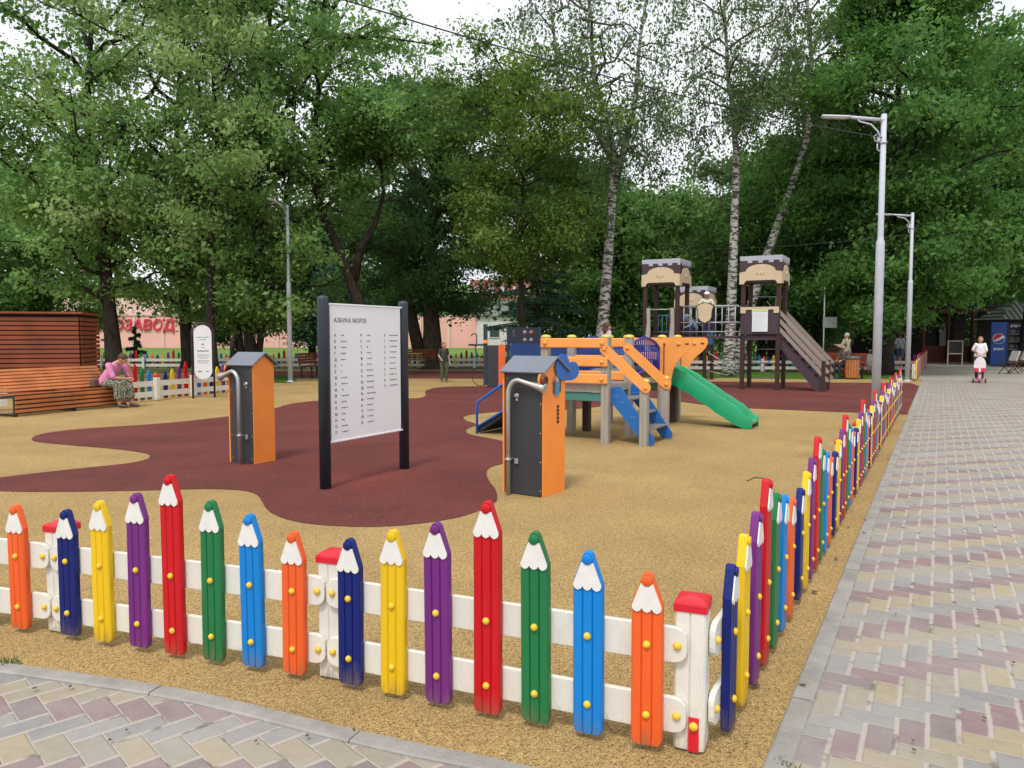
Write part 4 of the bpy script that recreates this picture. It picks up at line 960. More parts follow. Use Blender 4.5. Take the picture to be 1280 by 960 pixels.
# ================================================================== WOODEN PLAY DECK
post_w = mat('post_grey_wood', (.34, .305, .265), .75, .12, 4, .4, 50, stretch=(3, 3, .4), dirt=.2, dirtcol=(.2, .18, .16, 1))
post_dk = mat('post_dark_wood', (.075, .045, .03), .7, .15, 4, .3, 50, stretch=(3, 3, .4))
orange_b = mat('orange_board', (.88, .33, .075), .5, .06, 4, .08, 90)
cap_y = mat('cap_yellow', (.66, .50, .10), .45, .08)
teal = mat('teal_panel', (.06, .20, .17), .5, .1)
blue_b = mat('blue_board', (.012, .13, .42), .45, .08, 6)
navy_b = mat('navy_bars', (.02, .025, .26), .4, .08)
green_sl = mat('green_slide', (.004, .30, .125), .3, .06, 3, .04, 20, spec=.6)
tread_m = mat('tread_grey', (.19, .175, .17), .6, .12)
P1 = G(757, 554)
deck = thing('play_deck', 'low wooden play deck with orange boards, blue steps and a green slide', 'playground slide', P1, ROT)
W = .94; D1 = .9; Q = 2.456; QD = 3.32; DK = .80; PH = 1.47
def sqpost(x, y, h, m, r=.058, cap=True, name='post', parent=None, capm=None, z0=0):
    mb = MB(); c = .012; g = .006
    pr = [(-r + c, -r), (-g, -r), (0, -r + g), (g, -r), (r - c, -r), (r, -r + c), (r, -g), (r - g, 0), (r, g), (r, r - c), (r - c, r), (g, r), (0, r - g), (-g, r), (-r + c, r), (-r, r - c), (-r, g), (-r + g, 0), (-r, -g), (-r, -r + c)]
    n = len(pr); mb.add([(x + a, y + b, z) for z in (z0, h) for a, b in pr], [(k, (k + 1) % n, n + (k + 1) % n, n + k) for k in range(n)] + [tuple(reversed(range(n))), tuple(range(n, 2 * n))])
    o = mb.build(name, m, parent or deck)
    if cap: MB().lathe([(r * 1.22, h + .001), (r * 1.3, h + .012), (r * 1.22, h + .03), (r * .8, h + .045), (r * .3, h + .05), (.001, h + .051)], 14, (x, y, 0)).build('post_cap', capm or cap_y, o)
    return o
for x, y in ((0, 0), (0, D1), (-W, 0), (0, Q), (0, QD), (-W, Q), (-W, QD)): sqpost(x, y, PH, post_w)
sqpost(-W, D1, PH, post_w)
sqpost(-W + .15, D1 + .25, DK - .15, post_dk, cap=False); sqpost(.02, QD - .28, DK - .15, post_dk, cap=False); sqpost(-.2, .5, DK - .15, post_dk, .04, cap=False)
for x, y in ((.56, 0), (.56, D1)): sqpost(x, y, .87, post_w, .056)
def deckplat(y0, y1):
    mb = MB(); n = 7
    for i in range(n): mb.box((-W / 2, y0 + (i + .5) * (y1 - y0) / n, DK), (W - .12, (y1 - y0) / n - .008, .035), .004)
    mb.build('deck', tread_m, deck)
    mb = MB(); mb.box((-W / 2, y0 - .0, DK - .035), (W - .12, .03, .115), .004, mi=0); mb.box((-W / 2, y1, DK - .035), (W - .12, .03, .115), .004); mb.box((-.0, (y0 + y1) / 2, DK - .035), (.03, y1 - y0 - .12, .115), .004); mb.box((-W, (y0 + y1) / 2, DK - .035), (.03, y1 - y0 - .12, .115), .004)
    mb.build('deck_beam', post_w, deck)
    mb = MB(); mb.box((-W / 2, y0 + .02, DK - .16), (W - .1, .03, .12), .006); mb.box((-.02, (y0 + y1) / 2, DK - .16), (.03, y1 - y0 - .1, .12), .006); mb.build('under_panel', teal, deck)
deckplat(0, D1); deckplat(Q, QD)
def board(x0, y0, x1, y1, z, hh=.135, t=.028, nub=True, m=None, name='rail_board'):
    a = Vector((x0, y0, 0)); b = Vector((x1, y1, 0)); d = (b - a).normalized(); L_ = (b - a).length; an = math.atan2(d.y, d.x)
    o = MB().box(((x0 + x1) / 2, (y0 + y1) / 2, z), (L_ + .1, t, hh), .012, rz=an).build(name, m or orange_b, deck)
    if nub:
        for s in (0.03, L_ - .03):
            q = MB().lathe([(.03, 0), (.03, .012), (.02, .024), (.001, .028)], 12, M=Matrix.Translation(a + d * s + Vector((0, 0, z))) @ Matrix.Rotation(an, 4, 'Z') @ Matrix.Translation((0, -t / 2, 0)) @ Matrix.Rotation(R(90), 4, 'X')).build('nub', orange_b, o)
    return o
for z in (1.40, 1.14, .90):
    board(-W, -.075, 0, -.075, z); 
for z in (1.40, 1.14, .90): board(-W, D1 + .0, 0, D1 + .0, z, nub=False)
# steps
def stringer(y):
    pr = [(.03, DK - .02), (.03, DK - .22), (.52, .02), (.66, .02), (.66, .1), (.16, DK - .0)]
    mb = MB().prism([(x + .03, z) for x, z in pr], .03, Matrix.Translation((0, y, 0))); o = mb.build('stair_side', blue_b, deck)
    for x, z in ((.2, .58), (.36, .38), (.5, .2), (.1, .66)):
        for dx in (0, .04):
            MB().ball((x + dx, y - .002 if y < .3 else y - .002, z), (.007, .004, .007), n=6, m=4).build('screw', steel, o)
stringer(.04); stringer(D1 - .07)
for i, (x, z) in enumerate(((.20, .61), (.36, .41), (.52, .21))): MB().box((x, D1 / 2, z), (.2, D1 - .15, .028), .006).build('tread', tread_m, deck)
for y in (-.075, D1 - .075):
    a = Vector((.0, y, 1.32)); b = Vector((.60, y, .80)); d = b - a; Lh = d.length; an = math.atan2(d.z, d.x); hw = .068
    pr = [(hw * math.cos(R(q)), hw * math.sin(R(q))) for q in range(90, 271, 20)] + [(Lh + hw * math.cos(R(q)), hw * math.sin(R(q))) for q in range(-90, 91, 20)]
    T = Matrix.Translation(a) @ Matrix.Rotation(-an, 4, 'Y')
    hb = MB().prism(pr, .028, T).build('handrail_board', orange_b, deck)
    for s in (0, Lh): MB().lathe([(.03, 0), (.03, .01), (.02, .02), (.001, .024)], 12, M=T @ Matrix.Translation((s, 0, 0)) @ Matrix.Rotation(R(90), 4, 'X')).build('nub', orange_b, hb)
# bridge with an arched walkway and blue arched bar panels
n = 14; mb = MB()
zc = lambda t: DK + .02 + .14 * math.sin(PI * t)
for i in range(n):
    t = (i + .5) / n; mb.box((-W / 2, D1 + .08 + (Q - D1 - .16) * t, zc(t)), (W - .2, .08, .03), .006, rx=math.atan(.14 * PI * math.cos(PI * t) / (Q - D1 - .16)))
mb.build('bridge_walk', tread_m, deck)
for x in (-.03, -W + .03):
    mb = MB(); y0, y1 = D1 + .08, Q - .08; yy = lambda t: y0 + (y1 - y0) * t
    top = lambda t: 1.30 + .17 * math.sin(PI * t) ** .7; bot = lambda t: .80 + .15 * math.sin(PI * t)
    mb.tube([(x, yy(i / 16), top(i / 16)) for i in range(17)], .022, 8); mb.tube([(x, yy(i / 16), bot(i / 16)) for i in range(17)], .03, 8)
    for i in range(1, 14): t = i / 14; mb.tube([(x, yy(t), bot(t)), (x, yy(t), top(t))], .012, 6)
    mb.tube([(x, y0, bot(0)), (x, y0, top(0))], .02, 6); mb.tube([(x, y1, bot(1)), (x, y1, top(1))], .02, 6)
    mb.build('arch_panel', navy_b, deck)
MB().box((-W, (Q + QD) / 2, 1.05), (.02, QD - Q - .12, .42), .006).build('side_panel', blue_b, deck)
# panel around the slide
ysl0, ysl1 = Q + .10, QD - .10
for y in (Q - .05, QD + .02):
    pr = [(-.05, .60), (.16, .60), (.17, .64), (.18, .78), (.205, .92), (.25, 1.04), (.33, 1.14), (.43, 1.22), (.50, 1.30), (.53, 1.38), (.52, 1.45), (.47, 1.475), (-.05, 1.475)]
    wp = MB().prism(pr, .026, Matrix.Translation((.0, y - .01, 0))).build('wing_panel', orange_b, deck)
    MB().box((.055, y - .014, 1.04), (.02, .012, .70), .002).build('hinge_strip', mat('rust_strip', (.25, .06, .02), .6), wp)
    for q in ((.08, 1.36), (.08, .72)):
        MB().ball((q[0] - .02, y - .018, q[1]), (.02, .012, .02), n=8, m=6).build('nub', mat('nub_red', (.25, .03, .03), .5), wp)
    MB().lathe([(.032, 0), (.032, .012), (.001, .02)], 12, M=Matrix.Translation((.30, y - .01, 1.37)) @ Matrix.Rotation(R(90), 4, 'X')).build('nub', orange_b, wp)
    MB().box((.44, y - .012, 1.37), (.06, .01, .025), .002).build('slot', ink, wp)
board(-W, QD + .03, 0, QD + .03, 1.40, nub=False); board(-W, QD + .03, 0, QD + .03, 1.14, nub=False)
# slide: bed and raised sides follow one curve
def slz(s):   # height of the bed at run s (0..1)
    pts = [(0, .80), (.10, .79), (.25, .68), (.45, .50), (.65, .32), (.8, .19), (.9, .13), (1.0, .11)]
    for (a, za), (b, zb) in zip(pts, pts[1:]):
        if s <= b: t = (s - a) / (b - a); t = t * t * (3 - 2 * t) * .3 + t * .7; return za + (zb - za) * t
    return .11
Ls = 1.42; N = 22; mb = MB(); ym, wy = (Q + QD) / 2, .27
ring = []
for i in range(N + 1):
    s = i / N; x = .03 + Ls * s; z = slz(s); e = min(1, (1 - s) * 6) ** .7 if s > .83 else 1; hgt = .19 * max(.4, e); lip = .02
    z += .0
    ring.append([(x, ym - wy, z + hgt - .025), (x, ym - wy + .012, z + hgt), (x, ym - wy + .035, z + hgt), (x, ym - wy + .045, z + hgt - .02), (x, ym - wy + .06, z + .02), (x, ym - wy + .10, z), (x, ym + wy - .10, z), (x, ym + wy - .06, z + .02), (x, ym + wy - .045, z + hgt - .02), (x, ym + wy - .035, z + hgt), (x, ym + wy - .012, z + hgt), (x, ym + wy, z + hgt - .025),
                 (x, ym + wy, max(.004, z - .125)), (x, ym + wy - .02, max(.004, z - .125)), (x, ym + wy - .03, z - .035), (x, ym - wy + .03, z - .035), (x, ym - wy + .02, max(.004, z - .125)), (x, ym - wy, max(.004, z - .125))])
m = len(ring[0]); vs = [v for r_ in ring for v in r_]
mb.add(vs, [(i * m + k, i * m + (k + 1) % m, (i + 1) * m + (k + 1) % m, (i + 1) * m + k) for i in range(N) for k in range(m)] + [tuple(range(m)), tuple(N * m + k for k in reversed(range(m)))], smooth=False)
sld = mb.build('slide', green_sl, deck)
for p in sld.data.polygons: p.use_smooth = True
sld.data.set_sharp_from_angle(angle=R(35)) if hasattr(sld.data, 'set_sharp_from_angle') else None
# ramp with blue handrail on the left end
mb = MB(); mb.prism([(-2.16, .02), (-2.10, .02), (-W - .05, DK - .06), (-W - .05, DK), (-2.16, .09)], .78, Matrix.Translation((0, .06, 0))); mb.build('ramp', mat('ramp_dark', (.02, .022, .035), .5), deck)
for i in range(5):
    t = (i + .7) / 5.5; MB().box((-2.13 + (2.13 - W) * t, .45, .08 + (DK - .06) * t), (.03, .7, .03), .008, ry=-R(30)).build('ramp_cleat', tread_m, deck)
for y in (.04, .86):
    mb = MB(); mb.tube([(-2.14, y, 0), (-2.14, y, .44), (-2.12, y, .50), (-2.06, y, .53), (-1.45, y, .93), (-W, y, 1.24)], .02, 8); mb.tube([(-2.14, y, .1), (-W, y, .80)], .018, 8); mb.build('blue_handrail', blue_pl, deck)

# ================================================================== CASTLE TOWER SET
brown = mat('brown_post', (.045, .016, .012), .6, .15, 4, .2, 50, stretch=(3, 3, .4))
plumP = mat('plum_panel', (.055, .028, .042), .55, .1)
beige = mat('beige_panel', (.58, .46, .30), .55, .06)
lilac = mat('lilac_panel', (.40, .41, .47), .55, .06)
greyt = mat('grey_tube', (.36, .37, .39), .4, .08, metal=.3)
RR = G(971, 488.3)
castle = thing('castle_playset', 'brown castle playset of three crenellated towers joined by a bridge', 'playground tower', RR, ROT)
def cp_(x, y, h, z0=0): return sqpost(x, y, h, brown, .055, False, 'post', castle, z0=z0)
def roof(x0, y0, zb, zt, s=.95):
    """four crenellated panels round a tower whose front right corner is x0,y0"""
    h = zt - zb; o = .09
    for k in range(4):
        T = Matrix.Translation((x0 - s / 2, y0 + s / 2, 0)) @ Matrix.Rotation(R(90) * k, 4, 'Z') @ Matrix.Translation((0, -s / 2 - .07, 0))
        w = s / 2 + o - (.0 if k % 2 == 0 else .032)
        T1 = T
        pl = MB().prism([(-w, zb + .05), (w, zb + .05), (w, zt - .13), (-w, zt - .13)], .02, T1).build('roof_panel', plumP, castle)
        # crenels in the plum and lilac boards
        cr = [(-w, zt)]; n = 5; cw = 2 * w / (2 * n - 1)
        pts = [(-w, zt - .17)]
        mb = MB()
        mb.prism([(-w, zt - .12), (w, zt - .12), (w, zt), (-w, zt)], .016, T1 @ Matrix.Translation((0, -.018, 0)))
        for i in range(4): 
            cx = -w + 2 * w * (i + .5) / 4
            mb.prism([(cx + w * .12, zt - .19), (cx + w * .34 if i < 3 else w, zt - .19), (cx + w * .34 if i < 3 else w, zt - .119), (cx + w * .12, zt - .119)], .016, T1 @ Matrix.Translation((0, -.018, 0)))
        mb.build('battlement', lilac, pl)
        ac = [(-w, zb), (-w + .12, zb), (-w + .15, zb + .07), (-w + .2, zb + .10), (w - .2, zb + .10), (w - .15, zb + .07), (w - .12, zb), (w, zb), (w, zb + h * .42), (w * .7, zb + h * .46)] + [(w * .7 * math.cos(R(q)), zb + h * .46 + h * .24 * math.sin(R(q))) for q in range(20, 171, 15)] + [(-w * .7, zb + h * .46), (-w, zb + h * .42)]
        bp2 = MB().prism(ac, .016, T1 @ Matrix.Translation((0, -.036, 0))).build('arch_board', beige, pl)
        em = MB()
        for (a_, b2) in (((-.12, .36), (-.06, .44)), ((.12, .36), (.06, .44)), ((0, .33), (0, .46)), ((-.12, .36), (.0, .33)), ((.12, .36), (.0, .33))):
            em.tube([(a_[0], -.001, zb + h * a_[1]), (b2[0], -.001, zb + h * b2[1])], .011, 5, M=T1 @ Matrix.Translation((0, -.036, 0)))
        em.build('crown_relief', beige, bp2)
    MB().box((x0 - s / 2, y0 + s / 2, zb + .09), (s, s, .04)).build('roof_board', brown, castle)
S_ = .95
def tower(x0, y0, dz, zb, zt):
    for a, b in ((0, 0), (-S_, 0), (0, S_), (-S_, S_)): cp_(x0 + a, y0 + b, zb + .1)
    mb = MB(); mb.box((x0 - S_ / 2, y0 + S_ / 2, dz), (S_ - .1, S_ - .1, .04)); mb.box((x0 - S_ / 2, y0, dz - .05), (S_ - .1, .04, .12)); mb.box((x0 - S_ / 2, y0 + S_, dz - .05), (S_ - .1, .04, .12)); mb.box((x0, y0 + S_ / 2, dz - .05), (.04, S_ - .1, .12)); mb.box((x0 - S_, y0 + S_ / 2, dz - .05), (.04, S_ - .1, .12)); mb.build('deck', plumP, castle)
    roof(x0, y0, zb, zt)
YR = RR.y; zt = 3.70; zb = 2.93; dz = 1.5
tower(0, 0, dz, zb, zt)
LR = G(847.5, 484) ; lx, ly = -2.70, -.42
tower(lx, ly, dz, zb, zt)
bx, by = -3.0, 3.7; tower(bx, by, 1.1, 2.42, 3.16)
# front wall of the right tower with paper notice
pw = MB().prism([(-S_ - .04, 1.55), (.02, 1.55), (.02, 2.12), (-.12, 2.12), (-.12, 2.22), (-S_ + .1, 2.22), (-S_ + .1, 2.12), (-S_ - .04, 2.12)], .02, Matrix.Translation((0, -.085, 0))).build('wall_panel', plumP, castle)
mb = MB()
mb.prism([(-S_ - .05, 2.13), (-S_ + .09, 2.13), (-S_ + .09, 2.225), (-S_ + .26, 2.225), (-S_ + .26, 2.10), (-.26, 2.10), (-.26, 2.225), (-.11, 2.225), (-.11, 2.13), (.03, 2.13), (.03, 2.30), (-S_ - .05, 2.30)], .016, Matrix.Translation((0, -.11, 0))); mb.build('battlement', beige, pw)
nt_ = MB().box((-S_ / 2 + .01, -.1185, 1.92), (.42, .006, .60), .001).build('notice_sheet', mat('paper', (.70, .72, .74), .6, .03), castle)
ln_ = MB(); rng_ = random.Random(8)
for i in range(9): 
    wv = rng_.uniform(.24, .34); ln_.box((-S_ / 2 - .0 - (.34 - wv) / 2, -.1225, 2.09 - i * .052), (wv, .001, .009))
ln_.box((-S_ / 2, -.1225, 2.185), (.41, .001, .05), mi=1)
ln_.build('printed_lines', [mat('print_pale', (.42, .46, .6), .6), mat('print_lime', (.45, .62, .15), .6)], nt_)
# stairs going down to the right
RX = 1.16
for y in (.05, .90 - .05 + .0):
    MB().prism([(.05, dz - .32), (.05, dz), (RX + .0, .20), (RX, .0), (RX - .16, .0)], .04, Matrix.Translation((0, y, 0))).build('stair_side', plumP, castle)
for i in range(6):
    t = (i + .6) / 6.3; MB().box((.06 + (RX - .12) * t, .475, dz - .04 - (dz - .14) * t), (.20, .80, .03), .004).build('tread', plumP, castle)
for y in (-.045, .965):
    cp_(RX + .03, y + (.045 if y < 0 else -.045), .84)
    mb = MB()
    for k, (h0) in enumerate((.26, .49, .72)):
        a = Vector((-.02, y, dz + h0 + .0)); b = Vector((RX + .13, y, h0 + .06)); d_ = b - a; Lh = d_.length; an = math.atan2(d_.z, d_.x)
        hw = .048
        pr = [(hw * math.cos(R(q)), hw * math.sin(R(q))) for q in range(90, 271, 30)] + [(Lh + hw * math.cos(R(q)), hw * math.sin(R(q))) for q in range(-90, 91, 30)]
        MB().prism(pr, .022, Matrix.Translation(a) @ Matrix.Rotation(-an, 4, 'Y')).build('handrail_board', mat('beige_grey', (.27, .22, .185), .6, .08), castle)
# upper guard tube at the right tower's back
mb = MB(); mb.tube([(-.02, S_, 2.62), (-S_ + .02, S_, 2.62)], .018, 6); mb.tube([(-.25, S_, 2.62), (-.25, S_, 1.55)], .014, 6)
mb.tube([(-.1, S_ - .02, 2.25), (-.35, S_ - .02, 2.32), (-.5, S_ - .02, 2.5)], .016, 6); mb.build('guard_tube', greyt, castle)
# climbing rungs below the right tower
mb = MB()
for z in (.28, .72, 1.12): mb.tube([(-S_, .95, z), (0, .95, z)], .017, 6)
mb.tube([(-S_ * .15, .95, .1), (-S_ * .15, .95, 1.4)], .014, 6)
mb.tube([(-.05, .93, .95), (-.35, .93, .82), (-.55, .93, .6), (-.5, .93, .42), (-.3, .93, .36)], .015, 6); mb.build('climbing_rungs', greyt, castle)
# bridge between the left and the right tower
bx0, bx1 = lx + .06, -S_ - .06; mb = MB(); nn = 8
for i in range(nn): mb.box((bx0 + (bx1 - bx0) * (i + .5) / nn, .1, dz - .02), ((bx1 - bx0) / nn - .02, .75, .04), .004)
mb.box(((bx0 + bx1) / 2, -.26, dz - .05), (bx1 - bx0, .03, .04)); mb.box(((bx0 + bx1) / 2, .46, dz - .05), (bx1 - bx0, .03, .04)); mb.build('bridge_walk', plumP, castle)
for y in (-.28, .48):
    mb = MB(); nv = 9
    mb.tube([(bx0, y, 2.34), (bx1, y, 2.34)], .024, 6); mb.tube([(bx0, y, 1.88), (bx1, y, 1.88)], .02, 6); mb.tube([(bx0, y, 1.62), (bx1, y, 1.62)], .016, 6)
    for i in range(nv): x = bx0 + (bx1 - bx0) * (i + .5) / nv; mb.tube([(x, y, 1.52), (x, y, 2.34)], .014, 6)
    mb.build('bridge_railing', greyt, castle)
sx_ = -1.93
shp = [(0, 1.85), (.13, 1.92), (.18, 2.0), (.20, 2.22), (.24, 2.35), (.12, 2.42), (0, 2.45), (-.12, 2.42), (-.24, 2.35), (-.20, 2.22), (-.18, 2.0), (-.13, 1.92)]
s1 = MB().prism([(sx_ + x * 1.1, z) for x, z in shp], .02, Matrix.Translation((0, -.33, 0))).build('shield_panel', black_m, castle)
MB().prism([(sx_ + x * .97, 2.15 + (z - 2.15) * .93) for x, z in shp], .015, Matrix.Translation((0, -.348, 0))).build('shield_face', beige, s1)
# left tower front: two grey climbing frames, blue barred panel and closed dark side
gy = mat('greyish_board', (.36, .32, .28), .6, .08)
for x in (lx - S_ + .12, lx - .12):
    MB().prism([(x - .07, 1.05), (x + .07, 1.05), (x + .05, 1.3), (x + .07, 1.6), (x + .06, 2.3), (x - .05, 2.3), (x - .03, 1.9), (x - .07, 1.5)], .03, Matrix.Translation((0, ly - .12, 0))).build('climbing_side', gy, castle)
mb = MB(); mb.tube([(lx - S_ + .1, ly - .1, 2.26), (lx - .1, ly - .1, 2.26)], .018, 6)
for z in (1.15, 1.4): mb.tube([(lx - S_ + .1, ly - .1, z), (lx - .1, ly - .1, z)], .014, 6)
mb.build('guard_tube', greyt, castle)
mb = MB()
for z in (1.62, 2.12): mb.tube([(lx - S_, ly + S_, z), (lx, ly + S_, z)], .016, 6)
for i in range(7): mb.tube([(lx - S_ * (i + .5) / 7, ly + S_, 1.55), (lx - S_ * (i + .5) / 7, ly + S_, 2.12)], .012, 6)
mb.build('barred_panel', mat('light_blue_tube', (.22, .36, .55), .5), castle)
MB().box((lx + .06, ly + S_ / 2, 1.9), (.02, S_ - .1, .75), .004).build('wall_panel', plumP, castle)
MB().box((lx - .12, ly - .07, 1.9), (.2, .02, .8), .004).build('wall_panel', plumP, castle)
# blue panels and links between the back tower and the left tower
mb = MB()
for z in (1.2, 1.75): mb.tube([(bx, by, z), (lx + .1, ly + S_, z + .3)], .018, 6)
for z in (.35, .7, 1.0): mb.tube([(bx, by + .1, z), (bx + .75, by + .1, z * .55)], .016, 6)
mb.build('climbing_rungs', greyt, castle)
MB().box((bx + .02, by + .5, 1.45), (.02, .8, .5), .004).build('side_panel', mat('sky_blue_panel', (.03, .2, .42), .5), castle)

# ================================================================== ACTIVITY PANELS (left back)
ap = G(607, 484)
act = thing('activity_station', 'dark activity station with an orange rounded board and a hoop beside it', 'play station', ap, R(-6))
s_ = ap.y / FPX
MB().box((0, 0, ZY(405, ap.y) / 2 + .03), (.11, .11, ZY(408, ap.y)), .01).build('post', darkpost, act)
MB().box((.26, .05, .62), (.40, .3, 1.22), .01).build('cabinet', graphite, act)
MB().prism([(.40, 0.06), (.60, 0.06), (.60, 1.15)] + [(.5 + .1 * math.cos(R(q)), 1.15 + .12 * math.sin(R(q))) for q in range(15, 180, 15)] + [(.40, 1.15)], .03, Matrix.Translation((0, -.16, 0))).build('orange_board', mat('red_orange_board', (.80, .13, .02), .5, .05), act)
mb = MB(); mb.tube([(-.14 + .26 * math.cos(R(a)), -.02, .33 + .29 * math.sin(R(a))) for a in range(0, 361, 20)], .011, 6, cap=False); mb.build('hoop', mat('hoop_dark', (.05, .02, .02), .5), act)
mb = MB(); mb.tube([(-.5, 0, 1.24), (.05, 0, 1.24)], .03, 6); mb.tube([(-.30, 0, 1.24), (-.28, 0, 1.0), (-.2, 0, .9), (-.05, 0, .88)], .02, 6); mb.tube([(-.42, 0, 1.5), (-.38, 0, 1.56), (-.28, 0, 1.56), (-.26, 0, 1.5), (-.26, 0, 1.2)], .018, 6); mb.build('tube_frame', black_m, act)
MB().box((.02, -.07, 1.33), (.14, .05, .1), .01).build('orange_block', orange_pl, act)
pb = G(664, 478)
st2 = thing('play_counter', 'dark toy counter board with four round dials above blue bins', 'play counter', AT(636, 25.5), R(-3))
MB().box((.5, 0, (ZY(409.5, 25.5) + ZY(430.5, 25.5)) / 2), (1.02, .05, ZY(409.5, 25.5) - ZY(430.5, 25.5)), .01).build('sign_board', mat('board_navy', (.012, .018, .035), .5), st2)
for i, (x, py, c_) in enumerate(((.53, 415.5, 0), (.74, 415.5, 1), (.53, 425, 0), (.74, 425, 0))):
    MB().lathe([(.068, 0), (.068, .01), (.001, .012)], 16, M=Matrix.Translation((x, -.026, ZY(py, 25.5))) @ Matrix.Rotation(R(90), 4, 'X')).build('dial', mat('dial_%d' % c_, ((.30, .20, .20), (.42, .10, .09))[c_], .5), st2)
MB().tube([(.12, -.03, 1.46), (.2, -.03, 1.55), (.12, -.03, 1.62), (.2, -.03, 1.7)], .01, 5).build('printed_line', ink_grey, st2)
for x in (-.03, 1.03): MB().box((x, .03, .9), (.08, .08, 1.8), .01).build('post', darkpost, st2)
for x in (.26, .80):
    MB().box((x, .0, .98), (.46, .3, .46), .02).build('bin', mat('bin_blue', (.015, .08, .17), .4), st2)
    MB().box((x, .0, 1.22), (.48, .32, .05), .02).build('bin_lid', mat('bin_lid_blue', (.05, .17, .30), .4), st2)
MB().box((.5, .0, .70), (1.0, .3, .05), .01).build('counter', darkpost, st2)
# navy play boat shapes seen through the deck rails
bt = thing('play_boat', 'blue play boat standing behind the low wooden deck', 'play boat', AT(715, 22), R(-8))
MB().prism([(-1.5, .3), (1.1, .3), (1.5, 1.22), (1.42, 1.28), (-1.7, 1.28), (-1.75, 1.2)], .8, Matrix.Translation((0, -.3, 0))).build('hull', mat('hull_navy', (.008, .04, .16), .4), bt)
MB().prism([(-1.62, .78), (1.33, .78), (1.38, .88), (-1.65, .88)], .02, Matrix.Translation((0, -.325, 0))).build('stripe', mat('stripe_blue', (.03, .12, .26), .5), bt)
for x in (-1.2, .9): MB().box((x, .1, .16), (.12, .5, .32), .01).build('support', post_dk, bt)
# ================================================================== PEOPLE
skin = mat('skin', (.50, .27, .18), .5, .06, 10, spec=.35)
def cloth(n, c, r=.8, v=.12, vs=8, b=.3): return mat(n, c, r, v, vs, b, 60)
shoe_m = cloth('shoe_dark', (.05, .04, .04)); eye_m = mat('eye_dark', (.02, .015, .012), .3); lip_m = mat('lip', (.32, .08, .07), .5)
def frustum(mb, a, b, r0, r1, n=12):
    a = Vector(a); b = Vector(b); mb.ball(a, r0, n=n, m=8); mb.ball(b, r1, n=n, m=8)
    if (b - a).length > 1e-4: mb.tube([a, b], [r0, r1], n)
def remesh(mb, name, m, parent, vox, smooth=4):
    me = bpy.data.meshes.new(name); me.from_pydata(mb.v, [], mb.f)
    bm = bmesh.new(); bm.from_mesh(me); bmesh.ops.recalc_face_normals(bm, faces=bm.faces); bm.to_mesh(me); bm.free()
    t = bpy.data.objects.new('tmp', me); sc.collection.objects.link(t)
    r = t.modifiers.new('r', 'REMESH'); r.mode = 'VOXEL'; r.voxel_size = vox; r.use_smooth_shade = True
    s = t.modifiers.new('s', 'SMOOTH'); s.iterations = smooth; s.factor = .5
    dg = bpy.context.evaluated_depsgraph_get(); out = bpy.data.meshes.new_from_object(t.evaluated_get(dg))
    bpy.data.objects.remove(t); out.name = name; out.materials.clear(); out.materials.append(m)
    return link(name, out, parent)
STAND = dict(head=(0, -.01, 1.585), neck=(0, .01, 1.44), chest=(0, .0, 1.27), waist=(0, .01, 1.08), pelvis=(0, .01, .95),
             sh=(.17, .01, 1.40), el=(.23, .03, 1.12), wr=(.25, -.06, .88), hp=(.09, .0, .92), kn=(.10, -.02, .50), an=(.10, .02, .08), toe=(.11, -.13, .035))
